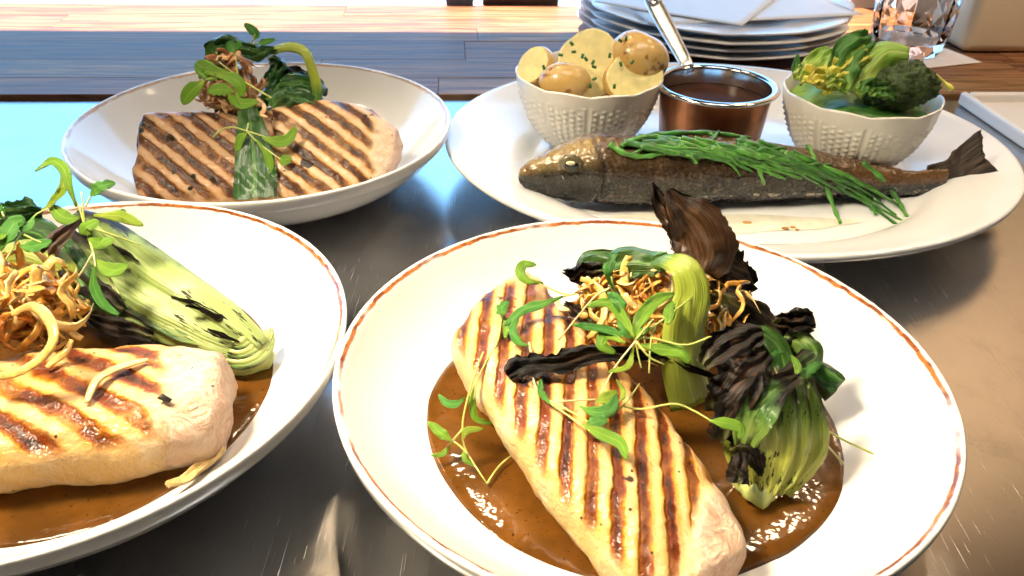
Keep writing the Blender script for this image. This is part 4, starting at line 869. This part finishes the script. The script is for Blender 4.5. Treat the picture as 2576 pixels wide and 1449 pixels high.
# ------------------------------------------------------------------ embossed bowls
def urchin_bowl(c, label, phase):
    R, Hh = .0545, .053
    outp = [(0, 0), (.018, 0), (.022, .0006), (.030, .0070), (.0385, .0165), (.0455, .0275), (.0503, .0400), (.0533, .0510), (.0548, .0595)]
    inp = [(.0537, .0601), (.0522, .0550), (.0497, .0410), (.0445, .0280), (.0370, .0170), (.0270, .0090), (.012, .0050), (0, .0048)]
    a_ = smooth_prof(outp, 90); b_ = smooth_prof(inp, 26); na = len(a_); NB = 10
    def rad(r, z, a, i):
        sc = abs(math.cos(NB*a/2+phase))                     # scallops
        hh = max(0, (z-.032)/.028)
        r2 = r*(1+.016*(sc-.6)*hh); z2 = z+(.0016*(sc-.55))*max(0, (z-.050)/.009) if z > .050 else z
        if i < na and .006 < z < .051:
            q = (NB*a/(2*math.pi)+phase/math.pi*1.0) % 1
            d = min(abs(q-.42), abs(q-.58)); ribv = max(0, 1-d/.035)*.0009
            row = (z-.006)/.0042; colw = 5; qq = ((q-.58) % 1)/.84*colw
            dot = 0
            if qq < colw:
                dx = (qq % 1)-.5; dz = ((row+(int(qq) % 2)*.5) % 1)-.5
                dot = max(0, 1-(dx*dx*7+dz*dz*9))*.0012
            r2 += ribv+dot*min(1, (.051-z)/.006)
        return r2, z2
    o = weld(mk('embossed_bowl', lathe(a_+b_, c, 320, rad), M['crock'], origin=c))
    return tag(o, label, 'bowl', 'small embossed bowls')
BZ = .0071
B1 = V((.0535, .6085, BZ)); B2 = V((.2480, .5820, BZ)); CU = V((.1470, .5985, BZ))
urchin_bowl(B1, 'white embossed bowl of potatoes on the platter', .3)
urchin_bowl(B2, 'white embossed bowl of green vegetables on the platter', 1.1)

# ------------------------------------------------------------------ potatoes
def potato(label, c, r, ex, nrm, up, cut=.35, seed=0):
    """ellipsoid radius r * ex, sliced by a plane facing nrm at fraction cut of the depth"""
    nrm = V(nrm).normalized(); s = V(up).cross(nrm).normalized(); t = nrm.cross(s)
    n, k = 40, 18; vs = []; fs = []; mi = []
    a0 = math.acos(cut) if cut is not None else 0
    rings = [(math.sin(a)*1., math.cos(a)) for a in np.linspace(a0, math.pi, k)]
    pts = []
    for q in (0, .4, .75, .94): pts.append((rings[0][0]*q, rings[0][1]+.02*(1-q)))
    nc = len(pts); pts += rings
    for i, (rr, d) in enumerate(pts):
        for j in range(n):
            a = 2*math.pi*j/n; p = s*(math.cos(a)*rr*ex[0])+t*(math.sin(a)*rr*ex[1])+nrm*(d*ex[2])
            p = p*r; wv = 1+.07*noise.noise(p*60+V((seed*3., 0, 0))) if i >= nc else 1+.07*noise.noise((s*(math.cos(a)*rings[0][0]*ex[0])+t*(math.sin(a)*rings[0][0]*ex[1])+nrm*(rings[0][1]*ex[2]))*r*60+V((seed*3., 0, 0)))
            vs.append(V(c)+p*wv+(nrm*.0004*noise.noise(p*200) if i < nc else V()))
    for i in range(len(pts)-1):
        for j in range(n): fs.append((i*n+j, i*n+(j+1) % n, (i+1)*n+(j+1) % n, (i+1)*n+j)); mi.append(0 if i < nc else 1)
    fs = [f[::-1] for f in fs]
    o = weld(mk('potato', (vs, fs, {'mi': mi}), M['cutpotato'], mats=[M['potatoskin']]))
    return tag(o, label, 'potato', 'boiled potatoes in the bowl')
CN = V((-.12, -.80, .58))
potato('large halved potato showing its round yellow cut face', DY(*TR(378, 338), B1.y+.002), .026, (.90, 1.08, .8), V((-.08, -.86, .5)), (.25, 0, 1), .25, 1)
potato('potato half with brown skin at the top right of the potato bowl', DY(*TR(640, 285), B1.y+.006), .0215, (1.05, 1.0, .85), V((.3, .25, .9)), (0, 1, 0), .9, 2)
potato('halved potato with pale cut face below the brown potato', DY(*TR(610, 395), B1.y-.010), .020, (1.15, .95, .7), V((.1, -.86, .5)), (0, 0, 1), .35, 3)
potato('small golden skinned potato at the front of the bowl', DY(*TR(265, 415), B1.y-.022), .0165, (1.15, .85, .9), V((0, .6, .2)), (0, 0, 1), .9, 4)
potato('potato half tucked at the left edge of the potato bowl', DY(*TR(125, 345), B1.y-.002), .0155, (.9, 1.05, .9), V((-.5, -.6, .6)), (0, 0, 1), .5, 5)
potato('potato hidden deep under the others in the bowl', B1+V((.0, .004, .030)), .026, (1.1, .8, .9), V((0, 0, 1)), (0, 1, 0), .8, 6)
chv = [(245, 262), (310, 247), (355, 268), (372, 283), (408, 300), (413, 322), (492, 265), (415, 383), (394, 418), (548, 308), (606, 298), (160, 325), (300, 205), (515, 420), (575, 180), (545, 190)]
for i, (x, y) in enumerate(chv):
    yv = B1.y-.0205 if x < 500 and y < 400 else B1.y-.028
    if x < 200: yv = B1.y-.020
    if y < 200: yv = B1.y-.012
    p = DY(*TR(x, y+14), yv); a = rng.uniform(0, 3); d = V((math.cos(a), 0, math.sin(a)))*.0016
    o = mk('chive_ring', tube([p-d, p+d], .0011, 3, 7), M['chive']); tag(o, 'small chopped chive ring sprinkled over the potatoes', 'chive', 'chopped chives on the potatoes')

# ------------------------------------------------------------------ greens in the second bowl
def Y2(x, y, d): return DY(*TR(x, y), B2.y+d)
br = empty('broccoli_floret', 'dark broccoli floret at the right of the green vegetable bowl', 'broccoli', B2+V((.018, -.012, .030)))
cc = Y2(1955, 425, -.016)
n, k = 110, 70; vs = []; fs = []
for i in range(k):
    for j in range(n):
        th = math.pi*i/(k-1); ph = 2*math.pi*j/n
        p = V((math.sin(th)*math.cos(ph)*.027, math.sin(th)*math.sin(ph)*.019, math.cos(th)*.0185))
        p *= .92; p.x += .25*p.z; p.z -= .12*abs(p.x)
        vs.append(cc+p*(1+.13*noise.noise(p*110)+.16*(.45-noise.voronoi(p*330)[0][0])+.05*noise.noise(p*800)))
for i in range(k-1):
    for j in range(n): fs.append((i*n+j, (i+1)*n+j, (i+1)*n+(j+1) % n, i*n+(j+1) % n))
weld(mk('crown', (vs, [f for f in fs]), M['broccoli'], br))
mk('stalk', tube([cc+V((-.004, .004, -.008)), cc+V((-.006, .004, -.020)), cc+V((-.008, .006, -.028))], lambda t: .010-.003*t, 10, 12), M['broccolistem'], br)
def veg(name, label, cat, pts, ws, nh, mat, **kw):
    return tag(mk(name, ribbon(pts, const_w(*ws), nh, 28, 11, **kw), M[mat]), label, cat, 'greens in the bowl')
veg('curved_cabbage_strip', 'pale green curved cabbage stem beside the broccoli', 'cabbage', [Y2(1720, 470, -.022), Y2(1770, 400, -.018), Y2(1820, 320, -.012), Y2(1890, 270, -.008), Y2(1990, 275, -.008)], (.014, .018, .020, .020, .014), V((.1, -.8, .55)), 'cabbage', cup=-.2, th=.001, thc=.003, crumple=.0008)
veg('savoy_leaf', 'dark crinkled leaf with wet highlights in the vegetable bowl', 'leaf', [Y2(1640, 450, -.026), Y2(1650, 370, -.020), Y2(1690, 290, -.014), Y2(1760, 220, -.008), Y2(1810, 185, -.004)], (.014, .024, .026, .020, .010), V((-.15, -.8, .55)), 'cabbagedark', cup=.12, th=.0008, crumple=.003, cf=150, seed=2)
veg('savoy_leaf', 'small dark leaf folded behind the pale cabbage stem', 'leaf', [Y2(1700, 430, -.018), Y2(1740, 350, -.012), Y2(1790, 270, -.006), Y2(1830, 220, -.002)], (.012, .018, .020, .012), V((0, -.8, .55)), 'cabbagedark', cup=-.12, th=.0008, crumple=.002, cf=150, seed=3)
veg('cabbage_leaf', 'bright lettuce-green cabbage leaf at the left of the vegetable bowl', 'cabbage', [Y2(1450, 380, -.014), Y2(1510, 350, -.014), Y2(1570, 300, -.010), Y2(1620, 260, -.006)], (.012, .018, .018, .010), V((-.2, -.75, .6)), 'cabbage', cup=.15, th=.0008, ruffle=.003, crumple=.0018, cf=150, seed=4)
veg('cabbage_shreds', 'yellow-green shredded cabbage at the front left of the bowl', 'cabbage', [Y2(1440, 390, -.020), Y2(1520, 390, -.022), Y2(1590, 390, -.024), Y2(1650, 390, -.024)], (.012, .018, .020, .012), V((0, -.6, .8)), 'cabbageyellow', cup=.05, th=.001, ruffle=.005, crumple=.004, cf=200, seed=5)
veg('cabbage_shreds', 'yellow frilly shred lying under the dark crinkled leaf', 'cabbage', [Y2(1550, 340, -.014), Y2(1620, 360, -.018), Y2(1690, 330, -.014), Y2(1800, 250, -.010)], (.010, .016, .016, .010), V((0, -.7, .7)), 'cabbageyellow', cup=.05, th=.001, ruffle=.005, crumple=.004, cf=200, seed=6)
veg('cabbage_leaf', 'slim green leaf tip at the left rim of the vegetable bowl', 'cabbage', [Y2(1440, 400, -.016), Y2(1436, 340, -.012), Y2(1440, 275, -.008)], (.006, .007, .002), V((-.3, -.8, .5)), 'cabbagedark', cup=.1, th=.0008, crumple=.001)
tag(mk('yellow_shoot', tube([Y2(2080, 390, -.008), Y2(2120, 380, -.006), Y2(2160, 400, -.006), Y2(2190, 430, -.008), Y2(2215, 450, -.009)], lambda t: .0016+.0006*math.sin(9*t), 22, 7), M['cabbageyellow']), 'thin yellow shoot sticking out right of the vegetable bowl', 'vegetable shoot')
veg('cabbage_leaf', 'large green cabbage leaf filling the bowl beneath the others', 'cabbage', [B2+V((-.046, 0, .046)), B2+V((-.015, 0, .055)), B2+V((.015, 0, .055)), B2+V((.046, 0, .046))], (.05, .090, .090, .05), V((0, -.1, 1)), 'cabbagedark', cup=-.05, th=.002, crumple=.003, cf=90, seed=8)

gl_ = ['curled pale green strip at the far left of the vegetable bowl', 'curled green strip just left of the dark crinkled leaf', 'small curled strip in front of the dark crinkled leaf', 'curled strip between the pale stem and the broccoli', 'curled strip at the back of the vegetable bowl', 'curled strip under the broccoli at the bowl rim']
for i, (x, y, d) in enumerate(((1470, 400, -.020), (1560, 420, -.026), (1630, 445, -.030), (1790, 460, -.034), (1680, 330, -.006), (1860, 480, -.038))):
    a = rng.uniform(-.5, .5); pts = [Y2(x+60*q*math.cos(a), y-14*(1-q*q)*2+40*q*math.sin(a), d+.003*q) for q in (-1, -.4, .3, 1)]
    veg('cabbage_strip', gl_[i], 'cabbage', pts, (.005, .010, .011, .005), V((rng.uniform(-.4, .4), -.7, .6)), ('cabbage', 'cabbageyellow', 'cabbage', 'cabbagedark', 'cabbage', 'cabbagedark')[i], cup=.2, th=.0008, ruffle=.003, crumple=.0016, cf=170, seed=20+i)

# ------------------------------------------------------------------ little saucepan with gravy
cu = empty('mini_saucepan', 'small copper saucepan with steel rim and long handle on the platter', 'saucepan', CU)
body = smooth_prof([(0, 0), (.030, 0), (.0345, .0012), (.0365, .006), (.0385, .024), (.0405, .046), (.0412, .055)], 24)
weld(mk('body', lathe(body, CU, 80), M['copper'], cu, origin=CU))
lin = smooth_prof([(.0405, .0550), (.0395, .046), (.0375, .022), (.0352, .006), (.030, .003), (0, .003)], 20)
weld(mk('lining', lathe(lin, CU, 80), M['cupsteel'], cu, origin=CU))
rim = [(.0405+.0022+.0030*math.cos(a), .0558+.0018*math.sin(a)) for a in np.linspace(0, 2*math.pi, 15)]
weld(mk('rim', lathe(rim, CU, 96), M['cupsteel'], cu, origin=CU))
hp = [CU+V((-.014, .038, .052)), DY(1725, 158, .640), DY(1700, 110, .660), DY(1670, 55, .682), DY(1636, -12, .708)]
hd = mk('handle', ribbon(hp, const_w(.010, .010, .011, .0125, .014, .0135), V((-.2, -.75, .62)), 30, 9, cup=-.04, th=.0022), M['handlesteel'], cu)
mk('hanging_hole', lathe([(.0022, 0), (.0042, .0008), (.0048, .0020), (.0042, .0030), (.0022, .0032)], DY(1643, 2, .7010), 24), M['handlesteel'], hd)
weld(tag(mk('gravy', lathe([(0, .0012), (.020, .0010), (.036, .0008), (.0386, .0014), (.0386, 0), (0, 0)], CU+V((0, 0, .043)), 64), M['gravy']), 'dark brown gravy filling the small saucepan', 'gravy'))

# ------------------------------------------------------------------ stack of side plates with paper
SC = WF(.300, .205, .0045)
sd = [(0, .004), (.060, .0040), (.085, .0050), (.105, .0085), (.125, .0115), (.143, .0140), (.1465, .0135), (.144, .0115), (.124, .0085), (.10, .0045), (.08, .0015), (.07, 0), (.06, 0), (.055, .0015), (0, .0015)]
SP = smooth_prof(sd, 60)
plabels = ['bottom scalloped plate of the stack behind the platter', 'second scalloped plate from the bottom of the stack', 'third scalloped plate from the bottom of the stack', 'top scalloped plate of the stack, under the white paper']
for i in range(4):
    ph = .25*i+.2
    def rad(r, z, a, k, ph=ph):
        f = max(0, (r-.07)/.075); s = abs(math.cos(5*(a+ph*.12)))
        return r*(1+.06*(s-.55)*f), z+.0036*(s-.5)*f*f
    c = SC+V((rng.uniform(-.003, .003), rng.uniform(-.003, .003), .0078*i))
    tag(weld(mk('side_plate', lathe(SP, c, 200, rad), M['china'], origin=c)), plabels[i], 'plate', 'stacked scalloped plates')
def sheet(name, c, x, y, dx, dy, th, mat, wob, seed, label, cat):
    n = 18; top = []; 
    for i in range(n):
        for j in range(n):
            a, b = -1+2*i/(n-1), -1+2*j/(n-1); p = c+x*dx*a+y*dy*b
            top.append(p+V((0, 0, wob*noise.noise(V((a*1.6, b*1.6, seed))))))
    N = n*n; vs = top+[p-V((0, 0, th)) for p in top]; fs = []
    for i in range(n-1):
        for j in range(n-1): a = i*n+j; fs.append((a, a+n, a+n+1, a+1)); fs.append((N+a, N+a+1, N+a+n+1, N+a+n))
    for i in range(n-1):
        for a, b in ((i*n, (i+1)*n), ((i+1)*n+n-1, i*n+n-1), (i+1, i), ((n-1)*n+i, (n-1)*n+i+1)): fs.append((b, a, N+a, N+b))
    return tag(mk(name, (vs, fs), M[mat]), label, cat)
r1 = V((math.cos(.25), math.sin(.25), 0)); r2 = V((-r1.y, r1.x, 0))
sheet('paper_sheet', SC+V((.004, .0, .0395)), r1, r2, .118, .100, .0006, 'paper', .0015, 1, 'white paper sheet lying on the top plate of the stack', 'paper')
r1 = V((math.cos(-.5), math.sin(-.5), 0)); r2 = V((-r1.y, r1.x, 0))
sheet('paper_sheet', SC+V((-.030, -.020, .0415)), r1, r2, .080, .080, .0006, 'paper', .0012, 2, 'smaller bluish paper sheet turned on top of the stack', 'paper')

# ------------------------------------------------------------------ tumbler, napkin, boxes, tray
GC = V((.418, .900, .0062))
r1 = V((math.cos(.35), math.sin(.35), 0)); r2 = V((-r1.y, r1.x, 0))
sheet('paper_napkin', V((.424, .893, .0053)), r1, r2, .048, .048, .0006, 'napkin', .0004, 3, 'pinkish paper napkin under the cut glass tumbler', 'napkin')
n = 14; vs = []; fs = []
gl = [(.034, 0), (.0365, .006), (.0395, .020), (.0405, .034), (.0415, .048), (.0425, .062), (.0435, .078), (.0437, .094)]
for i, (r, z) in enumerate(gl):
    for j in range(n):
        a = 2*math.pi*(j+.5*(i % 2))/n; rr = r*(1.0 if 0 < i < 6 else .985); vs.append(GC+V((rr*math.cos(a), rr*math.sin(a), z)))
for i in range(len(gl)-1):
    for j in range(n):
        a, b = i*n+j, i*n+(j+1) % n; c, d = (i+1)*n+j, (i+1)*n+(j+1) % n
        if i % 2 == 0: fs += [(a, b, c), (b, d, c)]
        else: fs += [(a, b, d), (a, d, c)]
m0 = len(vs); ig = [(.0412, .094), (.041, .078), (.0395, .050), (.037, .024), (.033, .014), (.018, .0115)]
for r, z in ig:
    for j in range(n):
        a = 2*math.pi*(j+.5)/n; vs.append(GC+V((r*math.cos(a), r*math.sin(a), z)))
for j in range(n): fs.append(((len(gl)-1)*n+j, (len(gl)-1)*n+(j+1) % n, m0+(j+1) % n, m0+j))
for i in range(len(ig)-1):
    for j in range(n): fs.append((m0+i*n+j, m0+i*n+(j+1) % n, m0+(i+1)*n+(j+1) % n, m0+(i+1)*n+j))
fs.append(tuple(m0+(len(ig)-1)*n+j for j in range(n))); fs.append(tuple(range(n))[::-1])
tag(mk('glass_tumbler', (vs, fs), M['glass'], smooth=False), 'clear cut glass tumbler with diamond facets by the plate stack', 'glass')
def rbox(name, c, x, y, dx, dy, h, mat, bev, label, cat):
    o = mk(name, box(V(c)+V((0, 0, h/2)), x, y, Z, dx, dy, h/2), M[mat], smooth=False); bevel(o, bev, 4)
    for p in o.data.polygons: p.use_smooth = True
    return tag(o, label, cat)
rbox('menu_block', WF(.640, .155, .0045), EX, EN, .085, .032, .19, 'cream', .010, 'cream upright block with rounded edges at the top right corner', 'block')
rbox('menu_block', WF(.600, .235, .0045), EX, EN, .060, .020, .21, 'creamlight', .006, 'pale pinkish upright block behind the cream one', 'block')
tc = WF(.585, -.105, .0)
tr = empty('serving_tray', 'white shallow tray corner on the steel at the right edge', 'tray', tc)
mk_t = bevel(mk('tray_base', box(tc+V((0, 0, .0025)), EX, EN, Z, .105, .08, .0022), M['tray'], tr, smooth=False), .002, 2)
for i, (a, b, da, db) in enumerate(((-.107, 0, .0035, .0865), (.107, 0, .0035, .0865), (0, .083, .1025, .0035), (0, -.083, .1025, .0035))):
    bevel(mk('tray_wall', box(tc+EX*a+EN*b+V((0, 0, .0065)), EX, EN, Z, da, db, .0062), M['tray'], tr, smooth=False), .003, 3)
